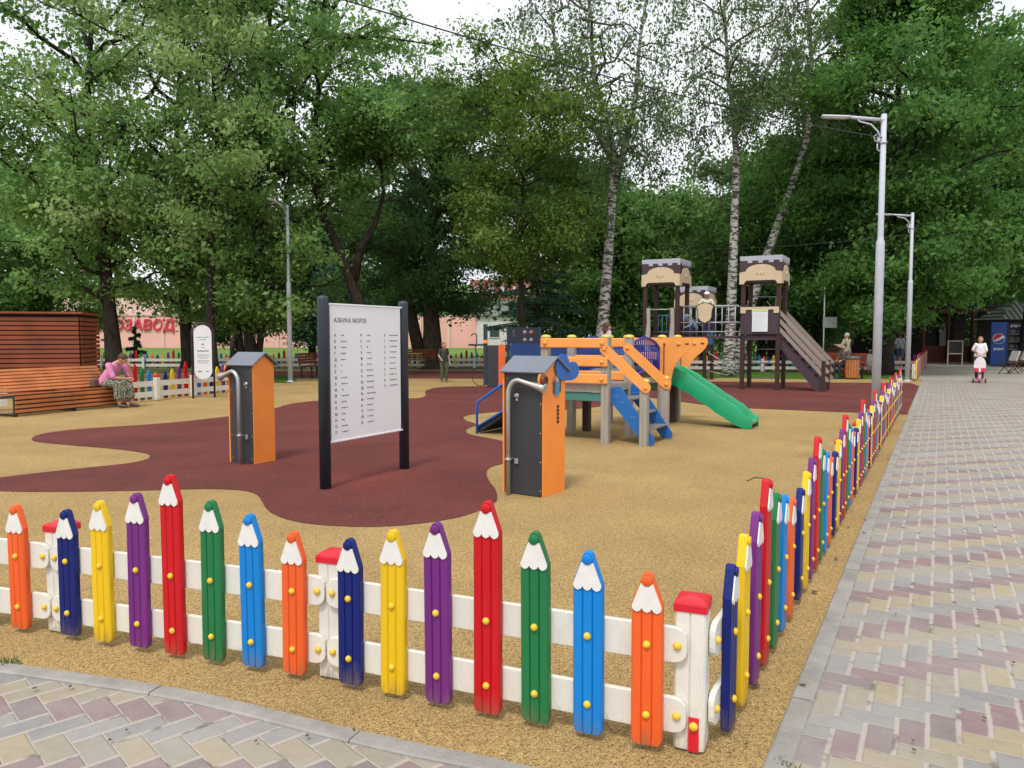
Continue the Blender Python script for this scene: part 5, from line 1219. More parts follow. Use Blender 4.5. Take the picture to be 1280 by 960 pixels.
def human(label, cat, loc, rot, H, pose=None, hairc=(.05, .03, .02), top=None, bottom=None, skirt=None, sleeve=.45, legs=1.0, cap=None, headk=1.0, thin=1.0, shoes=None, hair_long=0, group=None, socks=None):
    """pose: joints in a 1.7 m figure facing -y; left/right given as joint+'L'/'R'"""
    k = H / 1.7; root = thing('person', label, cat, loc, rot, group); P = dict(STAND); pose = pose or {}
    J = {}
    for n in ('head', 'neck', 'chest', 'waist', 'pelvis'): J[n] = Vector(pose.get(n, P[n])) * k
    for n in ('sh', 'el', 'wr', 'hp', 'kn', 'an', 'toe'):
        for s, sx in (('L', 1), ('R', -1)):
            v = pose.get(n + s, None)
            if v is None: v = (P[n][0] * sx, P[n][1], P[n][2])
            J[n + s] = Vector(v) * k
    th = thin * k; hk = headk * k; mb = MB(); hd = J['head']
    up = (hd - J['neck']).normalized(); fw = Vector(pose.get('face', (0, -1, 0))).normalized(); rt = fw.cross(Vector((0, 0, 1)) if abs(fw.z) < .9 else Vector((0, 1, 0))).normalized(); upv = rt.cross(fw).normalized()
    HM = Matrix((( rt.x, fw.x * -1, upv.x, hd.x), (rt.y, -fw.y, upv.y, hd.y), (rt.z, -fw.z, upv.z, hd.z), (0, 0, 0, 1)))
    S = lambda *a: tuple(q * hk for q in a)
    mb.ball((0, 0, 0), 1, M=HM @ Matrix.Diagonal((.075 * hk, .092 * hk, .098 * hk, 1)), n=16, m=12); mb.ball((0, 0, 0), 1, M=HM @ Matrix.Translation(S(0, -.018, -.045)) @ Matrix.Diagonal((.056 * hk, .066 * hk, .07 * hk, 1)))
    mb.ball((0, 0, 0), 1, M=HM @ Matrix.Translation(S(0, -.094, -.02)) @ Matrix.Diagonal((.013 * hk, .022 * hk, .022 * hk, 1)))
    for sx in (-1, 1): mb.ball((0, 0, 0), 1, M=HM @ Matrix.Translation(S(sx * .077, .008, -.012)) @ Matrix.Diagonal((.010 * hk, .018 * hk, .028 * hk, 1)))
    frustum(mb, hd - upv * .04 * hk + (J['neck'] - hd) * .2, J['neck'], .05 * th, .055 * th)
    frustum(mb, J['neck'], J['chest'] + (J['neck'] - J['chest']) * .3, .055 * th, .10 * th)
    for s in 'LR':
        frustum(mb, J['sh' + s], J['chest'], .05 * th, .105 * th); frustum(mb, J['chest'], J['hp' + s] + Vector((0, 0, .06 * k)), .105 * th, .105 * th)
        frustum(mb, J['sh' + s], J['el' + s], .048 * th, .037 * th); frustum(mb, J['el' + s], J['wr' + s], .037 * th, .024 * th)
        frustum(mb, J['hp' + s], J['kn' + s], .085 * th, .055 * th); frustum(mb, J['kn' + s], J['kn' + s].lerp(J['an' + s], .35), .052 * th, .054 * th); frustum(mb, J['kn' + s].lerp(J['an' + s], .35), J['an' + s], .054 * th, .034 * th)
        frustum(mb, J['an' + s] - Vector((0, 0, .02 * k)), J['toe' + s], .034 * k, .026 * k)
        # hand: palm, five curled fingers
        w_ = J['wr' + s]; d = (w_ - J['el' + s]).normalized(); sd = d.cross(Vector((0, 1, .2))).normalized(); nn = d.cross(sd).normalized()
        if pose.get('curl' + s): nn = Vector(pose['curl' + s]).normalized(); sd = nn.cross(d).normalized()
        pc = w_ + d * .055 * k; frustum(mb, w_, pc, .024 * k, .03 * k, 8); 
        for i, ln in enumerate((.065, .075, .07, .055)):
            o = sd * (i - 1.5) * .019 * k; a = pc + o + d * .015 * k; b = a + d * ln * .5 * k + nn * .008 * k; c = b + d * ln * .35 * k + nn * ln * .45 * k
            frustum(mb, a, b, .0092 * k, .0085 * k, 6); frustum(mb, b, c, .0085 * k, .0072 * k, 6)
        a = w_ + d * .025 * k - sd * .025 * k; b = a + d * .03 * k - sd * .018 * k + nn * .012 * k; c = b + d * .028 * k + nn * .014 * k; frustum(mb, a, b, .011 * k, .0095 * k, 6); frustum(mb, b, c, .0095 * k, .008 * k, 6)
    body = remesh(mb, 'body', skin, root, .0075 * max(.75, k), 3)
    # face
    fm = MB()
    for sx in (-1, 1): fm.ball((0, 0, 0), 1, M=HM @ Matrix.Translation(S(sx * .03, -.083, .004)) @ Matrix.Diagonal((.010 * hk, .006 * hk, .006 * hk, 1)), n=8, m=6)
    for sx in (-1, 1): fm.box((0, 0, 0), S(.028, .006, .006), M=HM @ Matrix.Translation(S(sx * .03, -.086, .024)))
    fm.build('eyes', eye_m, body)
    MB().ball((0, 0, 0), 1, M=HM @ Matrix.Translation(S(0, -.083, -.062)) @ Matrix.Diagonal((.020 * hk, .006 * hk, .005 * hk, 1)), n=8, m=6).build('mouth', lip_m, body)
    # hair
    hm = MB(); hm.ball((0, 0, 0), 1, M=HM @ Matrix.Translation(S(0, .018, .022)) @ Matrix.Diagonal((.084 * hk, .096 * hk, .096 * hk, 1)), n=16, m=10)
    for i in range(14):
        a = i * 2.4; hm.ball((0, 0, 0), 1, M=HM @ Matrix.Translation(S(.06 * math.cos(a), .03 + .055 * math.sin(a), .03 + .012 * (i % 4))) @ Matrix.Diagonal((.03 * hk, .035 * hk, .032 * hk, 1)), n=8, m=6)
    if hair_long: hm.ball((0, 0, 0), 1, M=HM @ Matrix.Translation(S(0, .07, -.06)) @ Matrix.Diagonal((.07 * hk, .04 * hk, .10 * hk, 1)), n=12, m=8)
    hair = remesh(hm, 'hair', mat('hair_%02d%02d' % (int(hairc[0] * 100), int(hairc[1] * 100)), hairc, .7, .3, 40, .6), body, .010 * hk, 1)
    if cap:
        cm = MB(); TT = HM @ Matrix.Translation(S(0, .006, .035)); cm.lathe([(.093, 0), (.096, .02), (.088, .055), (.06, .082), (.02, .093), (.001, .094)], 16, M=TT @ Matrix.Scale(hk, 4))
        cm.slab([(-.06 * hk, -.07 * hk), (-.045 * hk, -.14 * hk), (0, -.165 * hk), (.045 * hk, -.14 * hk), (.06 * hk, -.07 * hk)], .0, .008 * hk, M=TT); cm.build('cap', cap, body)
    q = .013 * k
    if top:
        tm = MB()
        frustum(tm, J['chest'] + (J['neck'] - J['chest']) * .55, J['chest'], .075 * th + q, .112 * th + q)
        for s in 'LR':
            frustum(tm, J['sh' + s], J['chest'], .052 * th + q, .108 * th + q); frustum(tm, J['chest'], J['hp' + s] + Vector((0, 0, .03 * k)), .108 * th + q, .112 * th + q)
            a = J['sh' + s]; e = J['el' + s]; w_ = J['wr' + s]
            if sleeve <= .5: frustum(tm, a, a.lerp(e, sleeve * 2), .052 * th + q, .045 * th + q * 1.4)
            else: frustum(tm, a, e, .052 * th + q, .042 * th + q); frustum(tm, e, e.lerp(w_, (sleeve - .5) * 2), .042 * th + q, .030 * th + q)
        remesh(tm, 'shirt', top, body, .011 * max(.7, k), 3)
    if bottom:
        bm_ = MB()
        for s in 'LR':
            h_, n_, a_ = J['hp' + s], J['kn' + s], J['an' + s]; frustum(bm_, J['pelvis'], h_, .105 * th + q * .6, .09 * th + q)
            if legs <= .5: frustum(bm_, h_, h_.lerp(n_, legs * 2), .09 * th + q, .065 * th + q * 1.3)
            else: frustum(bm_, h_, n_, .09 * th + q, .058 * th + q); frustum(bm_, n_, n_.lerp(a_, (legs - .5) * 2), .058 * th + q, .043 * th + q)
        remesh(bm_, 'trousers', bottom, body, .011 * max(.7, k), 3)
    if skirt:
        sm_ = MB(); m_, lf = skirt
        for s in 'LR':
            h_, n_, a_ = J['hp' + s], J['kn' + s], J['an' + s]; frustum(sm_, J['pelvis'], h_, .12 * th, .11 * th); frustum(sm_, h_, n_, .11 * th, .085 * th); frustum(sm_, n_, n_.lerp(a_, lf), .085 * th, .10 * th)
        mid = lambda n: (J[n + 'L'] + J[n + 'R']) / 2
        frustum(sm_, mid('hp'), mid('kn'), .11 * th, .08 * th); frustum(sm_, mid('kn'), mid('kn').lerp(mid('an'), lf), .08 * th, .10 * th)
        remesh(sm_, 'skirt', m_, body, .012, 4)
    for s in 'LR':
        s2 = MB(); frustum(s2, J['an' + s] - Vector((0, 0, .03 * k)), J['toe' + s] + Vector((0, 0, .004)), .042 * k, .034 * k)
        remesh(s2, 'shoe', shoes or shoe_m, body, .010, 2)
    return root, J
def sit(kx=.10, z=.46, lean=.0):
    return None
pink_shirt = cloth('pink_shirt', (.62, .22, .42), .8, .2, 14)
# leaf patterned grey-green skirt
skm = bpy.data.materials.new('patterned_skirt'); skm.use_nodes = True; t = skm.node_tree; vv = NN(t, 'ShaderNodeTexNoise'); vv.inputs['Scale'].default_value = 38; vv.inputs['Detail'].default_value = 5
cr = NN(t, 'ShaderNodeValToRGB'); cr.color_ramp.elements[0].position = .46; cr.color_ramp.elements[0].color = (.035, .04, .028, 1); cr.color_ramp.elements[1].position = .56; cr.color_ramp.elements[1].color = (.33, .33, .24, 1)
tcn = NN(t, 'ShaderNodeTexCoord'); t.links.new(tcn.outputs['Object'], vv.inputs['Vector']); t.links.new(vv.outputs['Fac'], cr.inputs[0]); t.links.new(cr.outputs[0], t.nodes['Principled BSDF'].inputs['Base Color']); t.nodes['Principled BSDF'].inputs['Roughness'].default_value = .9
# seated woman: she faces the field (bench front is at local -y of the bench); head bent over, hand at her face
sp = G(146, 508.5); 
bench_rot = math.atan2((br_ - bl).y, (br_ - bl).x)
seat_pt = bl + (br_ - bl) * .86
nrm = Vector((-(br_ - bl).normalized().y, (br_ - bl).normalized().x, 0))
pose = dict(pelvis=(0, .0, .53), waist=(0, -.07, .66), chest=(0, -.20, .83), neck=(.0, -.33, .96), head=(.02, -.45, 1.03), face=(.35, -.75, -.75),
            hpL=(.09, -.02, .52), hpR=(-.09, -.02, .52), knL=(.13, -.46, .52), knR=(-.11, -.44, .50), anL=(.16, -.50, .09), anR=(-.09, -.44, .09), toeL=(.20, -.64, .04), toeR=(-.06, -.58, .04),
            shL=(.17, -.27, .90), shR=(-.17, -.25, .90), elL=(.20, -.46, .66), wrL=(.12, -.52, .86), elR=(-.15, -.36, .64), wrR=(.06, -.50, .62), curlL=(0, .5, 0.5))
human('woman in a pink top and patterned skirt bent forward on the bench end', 'person', seat_pt + nrm * .16 + Vector((0, 0, -.0)), bench_rot, 1.68, pose, (.07, .035, .02), pink_shirt, None, (skm, .62), .45, shoes=cloth('sandals', (.10, .06, .045)))
hb = thing('handbag', 'brown handbag lying on the bench behind the seated woman', 'bag', seat_pt - (br_ - bl).normalized() * .22 + nrm * .22 + Vector((0, 0, .425)), bench_rot)
MB().box((0, 0, .10), (.26, .13, .20), .04).build('bag_body', cloth('bag_brown', (.13, .07, .05)), hb); MB().tube([(-.08, 0, .19), (-.05, 0, .27), (.05, 0, .27), (.08, 0, .19)], .009, 6).build('handle', cloth('bag_brown', (.1, .05, .04)), hb)

# boy on the field
human('boy in a dark vest and green trousers standing on the rubber field', 'person', G(555, 477.5), R(35), 1.28, dict(elR=(-.24, .03, 1.14), wrR=(-.21, -.12, 1.00), knL=(.10, -.06, .50), anL=(.11, -.02, .08)), (.16, .09, .045), cloth('vest_dark', (.035, .035, .03)), cloth('trousers_green', (.07, .09, .045)), headk=1.25, sleeve=.3, shoes=cloth('shoe_grey', (.15, .15, .15)))
# girl on the scooter
gp = G(1224, 478.5)
gpz = dict(shL=(.15, .01, 1.39), shR=(-.15, .01, 1.39), elL=(.22, -.02, 1.12), wrL=(.16, -.18, 1.04), elR=(-.26, .03, 1.15), wrR=(-.14, -.12, 1.10), curlL=(0, -.3, -1), curlR=(0, -.3, -1))
gr_, _ = human('girl in a white T-shirt and dark leggings riding a pink scooter on the brick walk', 'person', gp + Vector((.08, .145, .115)), R(-31), 1.36, gpz, (.22, .13, .06), cloth('tshirt_white', (.72, .70, .74)), cloth('leggings_black', (.02, .018, .022)), headk=1.15, sleeve=.42, cap=None)
scm = mat('scooter_red', (.60, .03, .09), .35); scp = mat('scooter_pink', (.75, .32, .42), .4); scw = mat('scooter_white', (.75, .66, .68), .4)
s_ = thing('kick_scooter', 'pink and white three wheeled scooter under the girl on the walk', 'scooter', gp, R(-31))
MB().slab([(-.07, -.22), (.07, -.22), (.08, .0), (.06, .36), (-.06, .36), (-.08, .0)], .075, .105).build('footboard', scp, s_)
MB().tube([(0, -.24, .1), (0, -.20, .45), (0, -.15, .80)], .022, 8).build('steering_column', scm, s_)
MB().tube([(-.2, -.14, .80), (-.1, -.16, .82), (.1, -.16, .82), (.2, -.14, .80)], .016, 8).build('handlebar', black_m, s_)
fp = MB().prism([(-.13, .40), (.13, .40), (.17, .55), (.15, .70), (.09, .80), (.0, .86), (-.09, .80), (-.15, .70), (-.17, .55)], .07, Matrix.Translation((0, -.30, 0))).build('front_bag', scw, s_)
MB().box((0, -.27, .42), (.30, .10, .14), .02).build('front_panel', scm, s_); MB().box((0, -.335, .42), (.06, .02, .14), .01).build('stripe', scw, s_)
for x, y in ((-.17, -.22), (.17, -.22), (0, .38)):
    wh_ = MB().lathe([(.03, -.02), (.075, -.02), (.08, -.01), (.08, .01), (.075, .02), (.03, .02)], 18, M=Matrix.Translation((x, y, .08)) @ Matrix.Rotation(R(90), 4, 'Y')).build('wheel', black_m, s_)
    MB().lathe([(.04, -.024), (.04, .024)], 12, M=Matrix.Translation((x, y, .08)) @ Matrix.Rotation(R(90), 4, 'Y')).build('hub', scp, wh_)
MB().tube([(-.17, -.22, .08), (.17, -.22, .08)], .012, 8).build('axle', scm, s_)
MB().tube([(0, -.24, .08), (0, -.22, .30)], .05, 10).build('fork_cover', scp, s_)
# toddler in white by the tree
human('toddler in white clothes and sun hat standing on the grass by the maple trunk', 'person', G(1087.5, 467), R(170), .92, None, (.1, .06, .04), cloth('toddler_white', (.66, .64, .62)), cloth('toddler_shorts', (.6, .58, .56)), headk=1.45, sleeve=.9, legs=.4, cap=cloth('hat_white', (.7, .7, .68)), thin=1.1)
# adult with grey hair by the wooden bin
human('adult in a beige jacket and red trousers turned away behind the wooden bin', 'person', G(1057, 471.5), R(215), 1.62, dict(elL=(.27, -.05, 1.15), wrL=(.20, -.28, 1.22), elR=(-.26, -.08, 1.15), wrR=(-.16, -.3, 1.22)), (.45, .42, .38), cloth('jacket_beige', (.34, .29, .23), .8, .4, 25), cloth('trousers_red', (.40, .03, .02)), sleeve=.95)
# person on the far bench
seatp = dict(pelvis=(0, .0, .52), waist=(0, -.0, .66), chest=(0, -.02, .86), neck=(0, -.03, 1.02), head=(0, -.06, 1.17), hpL=(.09, -.02, .50), hpR=(-.09, -.02, .50), knL=(.12, -.46, .50), knR=(-.12, -.46, .50), anL=(.12, -.44, .08), anR=(-.12, -.44, .08), toeL=(.12, -.6, .035), toeR=(-.12, -.6, .035),
             shL=(.17, -.02, .98), shR=(-.17, -.02, .98), elL=(.22, -.10, .74), wrL=(.10, -.32, .66), elR=(-.22, -.10, .74), wrR=(-.10, -.32, .66))
fb = G(1046, 473); fbr = R(-60)
def small_bench(label, loc, rot, Lb, grp=None):
    b_ = thing('park_bench', label, 'bench', loc, rot, grp)
    m_ = MB()
    for i in range(5): m_.box((0, .05 + i * .085, .44), (Lb, .07, .03), .004)
    m_.build('seat', slat_d, b_); m_ = MB()
    for i in range(4): m_.box((0, .48 + i * .02, .55 + i * .1), (Lb, .03, .08), .004)
    m_.build('backrest', slat_d, b_)
    for x in (-Lb / 2 + .1, Lb / 2 - .1):
        m_ = MB(); m_.box((x, .05, .22), (.05, .05, .42)); m_.box((x, .43, .22), (.05, .05, .42)); m_.box((x, .24, .41), (.045, .42, .03)); m_.box((x, .53, .66), (.045, .03, .48), rx=-.19); m_.build('leg_frame', black_m, b_)
    return b_
small_bench('dark bench behind the stairs of the right castle tower', fb, fbr, 1.6)
human('person in dark clothes sitting on the bench behind the castle stairs', 'person', fb + Matrix.Rotation(fbr, 4, 'Z') @ Vector((.1, .28, 0)), fbr, 1.62, seatp, (.03, .02, .015), cloth('coat_dark', (.09, .06, .05)), cloth('trousers_black', (.02, .02, .024)), sleeve=.95)
# walkers in the shade
human('distant person in grey walking in the shade between the two lamps', 'person', AT(1124, 40), R(160), 1.62, dict(knL=(.1, -.14, .5), anL=(.1, -.1, .08)), (.05, .03, .02), cloth('shirt_grey', (.30, .32, .34)), cloth('jeans', (.06, .09, .15)), sleeve=.45)
human('distant person in dark clothes beside the walker in grey', 'person', AT(1131, 41), R(170), 1.68, None, (.03, .02, .015), cloth('coat_black', (.02, .02, .024)), cloth('jeans', (.06, .09, .15)), sleeve=.95)
human('distant person in dark clothes walking behind the oval sign', 'person', AT(291, 38), R(120), 1.72, dict(knL=(.1, -.14, .5)), (.05, .03, .02), cloth('jacket_plum', (.06, .03, .035)), cloth('trousers_black', (.02, .02, .024)), sleeve=.95)
# children on the playsets
cz = castle.matrix_basis; cr_ = Matrix.Rotation(ROT, 4, 'Z')
def onc(x, y, z): return RR + cr_ @ Vector((x, y, z))
def ond(x, y, z): return P1 + cr_ @ Vector((x, y, z))
human('child in a white cap standing behind the shield on the castle bridge', 'person', onc(-2.0, .12, 1.52), R(-10), 1.22, dict(elL=(.26, -.05, 1.2), wrL=(.2, -.28, 1.22), elR=(-.3, -.05, 1.24), wrR=(-.38, -.2, 1.1)), (.1, .06, .04), cloth('shirt_pale', (.55, .56, .45)), cloth('shorts_blue', (.05, .07, .2)), headk=1.25, cap=cloth('cap_white', (.75, .74, .76)), sleeve=.45)
crouch = dict(pelvis=(0, .10, .26), waist=(0, .02, .36), chest=(0, -.10, .50), neck=(0, -.20, .62), head=(0, -.32, .70), face=(0, -.9, -.35), hpL=(.09, .08, .26), hpR=(-.09, .08, .26), knL=(.14, -.26, .38), knR=(-.14, -.26, .38), anL=(.12, -.08, .08), anR=(-.12, -.08, .08), toeL=(.13, -.22, .035), toeR=(-.13, -.22, .035),
              shL=(.16, -.15, .56), shR=(-.16, -.15, .56), elL=(.22, -.32, .40), wrL=(.16, -.48, .34), elR=(-.22, -.32, .40), wrR=(-.16, -.48, .34))
human('child in light blue crouching at the left end of the castle bridge', 'person', onc(-2.42, .15, 1.52), R(-60), 1.2, crouch, (.1, .08, .06), cloth('hoodie_blue', (.22, .34, .50)), cloth('shorts_blue', (.05, .07, .2)), headk=1.25, cap=cloth('cap_blue', (.25, .36, .5)), sleeve=.9)
human('long haired child standing on the bridge of the wooden play deck', 'person', ond(-.62, 1.55, .80 + .14) - Vector((0, 0, .0)), R(120), .68 / .9, None, (.09, .045, .025), cloth('shirt_lilac', (.55, .42, .55)), cloth('shorts_dark', (.03, .03, .05)), headk=1.6, sleeve=.45, legs=.4, hair_long=1)

# ================================================================== FAR RIGHT: bin, chalkboard, fridges, chairs, kiosk
bp3 = G(1065, 474)
wb = thing('litter_bin', 'round litter bin of upright wooden slats behind the castle stairs', 'litter bin', bp3)
bs = mat('bin_slats', (.42, .15, .05), .6, .2, 5, .2, 50)
MB().lathe([(.17, .04), (.17, .70)], 16).build('liner', black_m, wb)
m_ = MB()
for i in range(16): a = i * PI / 8; m_.box((.215 * math.cos(a), .215 * math.sin(a), .37), (.022, .07, .64), .004, rz=a)
m_.build('slats', bs, wb); MB().lathe([(.19, .69), (.235, .69), (.24, .72), (.24, .80), (.20, .81), (.19, .80)], 20).build('rim', mat('bin_rim', (.09, .09, .09), .5), wb)
cbp = G(1193.5, 456); cb_ = thing('chalkboard', 'black chalkboard in a pale wooden frame standing by the far end of the walk', 'chalkboard', AT(1193.5, 40), R(-5))
wf = mat('pale_wood', (.50, .44, .35), .6)
for x in (-.36, .36): MB().box((x, 0, .63), (.05, .05, 1.26), .005).build('leg', wf, cb_)
for z in (1.24, .58): MB().box((0, 0, z), (.68, .045, .05), .005).build('crossbar', wf, cb_)
MB().box((0, .0, .91), (.66, .02, .61), .002).build('board', mat('slate', (.02, .022, .022), .6, .3, 5), cb_)
fr_b = mat('fridge_blue', (.008, .055, .30), .35, .05)
def fridge(label, px, Y, rot, Wf, ZT, shelves):
    r_ = thing('drinks_fridge', label, 'fridge', AT(px, Y), R(rot)); k = .34
    if not shelves:
        b_ = MB().box((0, 0, ZT / 2 + .02), (Wf, .62, ZT - .04), .02).build('cabinet', fr_b, r_)
        # round emblem: red, white and blue waves in a disc, word below
        T = Matrix.Translation((0, -.318, ZT * .62)); rad = .25
        disc = lambda a0, a1: arc(0, 0, rad, a0, a1, 14)
        MB().prism(arc(0, 0, rad * 1.05, 0, 360, 28)[:-1], .004, T).build('emblem', mat('emblem_white', (.75, .75, .78), .4), b_)
        T2 = T @ Matrix.Translation((0, -.004, 0))
        MB().prism(arc(0, 0, rad * .97, 35, 205, 18) + [(-.1, -.02), (.02, .05), (.12, .14)], .004, T2).build('emblem_red', mat('emblem_red', (.55, .01, .03), .4), b_)
        MB().prism(arc(0, 0, rad * .97, -150, 10, 18) + [(.15, .0), (.06, -.06), (-.06, -.12)], .004, T2).build('emblem_blue', mat('emblem_blue', (.01, .06, .38), .4), b_)
        text('word', 'pepsi', .20, mat('emblem_white', (.7, .7, .7), .4), b_, Matrix.Translation((0, -.314, ZT * .37)) @ FR, .002, 'CENTER', bold=.004)
    else:
        b_ = MB(); b_.box((-Wf / 2 + .04, 0, ZT / 2), (.08, .62, ZT), .01); b_.box((Wf / 2 - .04, 0, ZT / 2), (.08, .62, ZT), .01); b_.box((0, 0, ZT - .13), (Wf - .17, .62, .26), .01); b_.box((0, 0, .2), (Wf - .17, .62, .38), .01); b_.box((0, .28, ZT / 2), (Wf - .17, .04, ZT - .7))
        b_ = b_.build('cabinet', mat('fridge_dark', (.012, .03, .09), .4), r_)
        text('word', 'pepsi', .20, mat('emblem_white', (.7, .7, .7), .4), b_, Matrix.Translation((0, -.312, ZT - .19)) @ FR, .002, 'CENTER', bold=.004)
        for i in range(4):
            z = .45 + i * .38; s2 = MB().box((0, 0, z), (Wf - .18, .5, .03)).build('shelf', mat('shelf_pale', (.4, .44, .48), .5), r_)
            m_ = MB(); rg = random.Random(i)
            for j in range(7):
                x = -Wf / 2 + .15 + j * (Wf - .3) / 6; m_.lathe([(.038, 0), (.038, .17), (.014, .22), (.014, .25), (.001, .251)], 8, (x, -.16, z + .016), mi=rg.randrange(3))
            o = m_.build('bottles', [mat('drink_a', (.30, .20, .06), .3), mat('drink_b', (.05, .12, .25), .3), mat('drink_c', (.25, .3, .32), .3)], r_); o['kind'] = 'stuff'
    return r_
fridge('tall closed blue drinks fridge with a round red white and blue emblem', 1247, 38.5, -29, .68, 2.2, False)
fridge('dark blue drinks fridge with open shelves of bottles, right of the closed blue one', 1267, 38.6, -26, .70, 2.15, True)
wc = mat('cushion_white', (.62, .58, .56), .8, .2, 10); rw = mat('chair_wood', (.10, .04, .025), .6)
def chair(label, px, Y, rot):
    c_ = thing('folding_chair', label, 'chair', AT(px, Y), R(rot), 'folding chairs by the kiosk')
    for y in (-.22, .22):
        MB().tube([(-.28, y, 0), (.16, y, .46), (.34, y, .92)], .018, 6).build('side_frame', rw, c_); MB().tube([(.26, y, 0), (-.22, y, .46)], .018, 6).build('leg', rw, c_)
    MB().box((-.02, 0, .46), (.46, .46, .04), .01, ry=R(4)).build('seat', rw, c_)
    MB().box((.22, 0, .70), (.06, .42, .44), .03, ry=R(22)).build('cushion', wc, c_)
    return c_
chair('folding wooden chair with a white cushion, the left one by the kiosk post', 1262, 30.6, 10)
chair('folding wooden chair with a white cushion, the one close to the kiosk post', 1272, 31.6, -18)
# kiosk / veranda
kred = mat('kiosk_red', (.11, .022, .014), .6, .15, 3, .2, 40); kdk = mat('kiosk_dark', (.02, .013, .012), .8)
ko = AT(1000, 43)
ki = thing('cafe_veranda', 'long dark red timber veranda in the shade behind the maple', 'pavilion', ko, R(0))
Wk = AT(1245, 43).x - ko.x
MB().box((Wk / 2, 4, 1.7), (Wk + 1, .2, 3.4)).build('back_wall', kdk, ki); MB().box((Wk / 2, 2, 3.15), (Wk + 1.4, 4.6, .14), .02).build('roof', mat('kiosk_roof', (.04, .035, .04), .7), ki)
MB().box((Wk / 2, -.02, 2.9), (Wk + 1, .08, .3), .01).build('fascia', kred, ki)
for i in range(9): MB().box((Wk * i / 8, 0, 1.42), (.16, .16, 2.84), .01).build('post', kred, ki)
for i in (0, 1, 5, 6): MB().box((Wk * (i + .5) / 8, .05, .5), (Wk / 8 - .2, .05, .9), .01).build('balustrade', kred, ki)
for i in (2, 4, 7): MB().box((Wk * (i + .5) / 8, 3.8, 1.5), (Wk / 8 - .5, .06, 1.3), .01).build('window', mat('dim_glass', (.05, .07, .08), .2), ki)
kp = thing('kiosk', 'snack kiosk with a dark red corner post and striped tent roof at the right edge', 'kiosk', AT(1262, 40), 0)
for x in (.78, 2.6): MB().box((x - .25, -2.6, 1.3), (.16, .16, 2.6), .01).build('post', kred, kp)
MB().box((.5, .9, 1.4), (3.4, .1, 2.8)).build('back_wall', kdk, kp)
vs = [(-1.3, -1.2, 2.35), (1.6, -1.2, 2.35), (1.6, 1.2, 2.35), (-1.3, 1.2, 2.35), (.15, 0, 3.35)]
sm = bpy.data.materials.new('striped_canvas'); sm.use_nodes = True; t = sm.node_tree; wv = NN(t, 'ShaderNodeTexWave'); wv.inputs['Scale'].default_value = 1.1; wv.bands_direction = 'X'; tcn = NN(t, 'ShaderNodeTexCoord'); t.links.new(tcn.outputs['Object'], wv.inputs['Vector'])
cr = NN(t, 'ShaderNodeValToRGB'); cr.color_ramp.interpolation = 'CONSTANT'; cr.color_ramp.elements[0].color = (.12, .14, .14, 1); cr.color_ramp.elements[1].position = .5; cr.color_ramp.elements[1].color = (.5, .5, .48, 1); t.links.new(wv.outputs['Fac'], cr.inputs[0]); t.links.new(cr.outputs[0], t.nodes['Principled BSDF'].inputs['Base Color'])
MB().add(vs, [(0, 1, 4), (1, 2, 4), (2, 3, 4), (3, 0, 4), (3, 2, 1, 0)]).build('tent_roof', sm, kp)
# grey sign on a thin pole behind the castle stairs
gs = thing('grey_sign', 'blank pale grey sign on a thin pole behind the castle stairs', 'sign', AT(1032, 30))
MB().tube([(-.1, 0, 0), (-.1, 0, 3.6)], .025, 8).build('pole', galv, gs); MB().box((.12, -.03, ZY(403, 30)), (.55, .02, .42), .005).build('board', mat('sign_grey', (.26, .29, .28), .6), gs)
# small dark bench by the lamp at the left back
small_bench('small dark bench behind the left post of the morse board', G(401, 472), R(80), 1.5)
# dark red low wall seat beside the broad trunk
small_bench('dark red bench at the foot of the broad trunk', AT(518, 34.5), R(5), 1.9)

# ================================================================== FAR LEFT: pink building, white house
pink = mat('pink_plaster', (.80, .45, .37), .85, .06, .4, .1, 20, dirt=.15, dirtcol=(.5, .3, .25, 1))
pw_o = AT(60, 92); Wp = AT(628, 92).x - pw_o.x
pk = thing('stadium_wall', 'long pink stadium wall with large red letters beyond the left trees', 'wall', pw_o)
MB().box((Wp / 2, 0, 1.9), (Wp, .6, 3.9)).build('wall', pink, pk)
MB().box((Wp * .17, 3.6, 3.0), (Wp * .42, 6, 6.0)).build('upper_block', mat('pink_pale', (.76, .50, .44), .85, .05), pk)
MB().box((Wp / 2, -.02, 3.92), (Wp + .1, .75, .14)).build('coping', mat('coping_grey', (.42, .38, .36), .8), pk)
for i in range(16): MB().box((Wp * i / 16 + .4, -.36, 1.9), (.35, .1, 3.7)).build('pilaster', mat('pink_pale', (.76, .50, .44), .85), pk)
lz = ZY(411, 92)
text('lettering', 'АВТОЗАВОД', 1.75, mat('letter_red', (.62, .03, .07), .5), pk, Matrix.Translation((AT(108, 92).x - pw_o.x, -.42, lz - .15)) @ FR, .08, 'LEFT', spacing=.98, bold=.03, shear=.15)
wh = thing('white_house', 'pale low house with a grey roof glimpsed left of the spruce', 'house', AT(618, 88))
MB().box((2.5, 4, 1.9), (9, 6, 3.8)).build('wall', mat('white_wall', (.62, .60, .58), .85), wh)
MB().prism([(-2.4, 3.8), (7.6, 3.8), (5.8, 5.6), (-.6, 5.6)], 7, Matrix.Translation((0, .6, 0))).build('roof', mat('slate_roof', (.25, .25, .26), .7), wh)
for x in (0, 2.6, 5.0):
    w_ = MB().box((x, .98, 2.0), (1.1, .05, 1.3)).build('window', mat('dim_glass', (.05, .07, .08), .2), wh)
    MB().box((x, .95, 1.32), (1.3, .1, .08)).build('sill', mat('white_wall', (.6, .6, .6), .8), w_)
apt = thing('apartment_block', 'far red and white apartment block above the pale house', 'building', AT(610, 150))
MB().box((3, 4, 6.2), (13, 8, 12.4)).build('wall', mat('far_red', (.38, .14, .11), .85), apt)
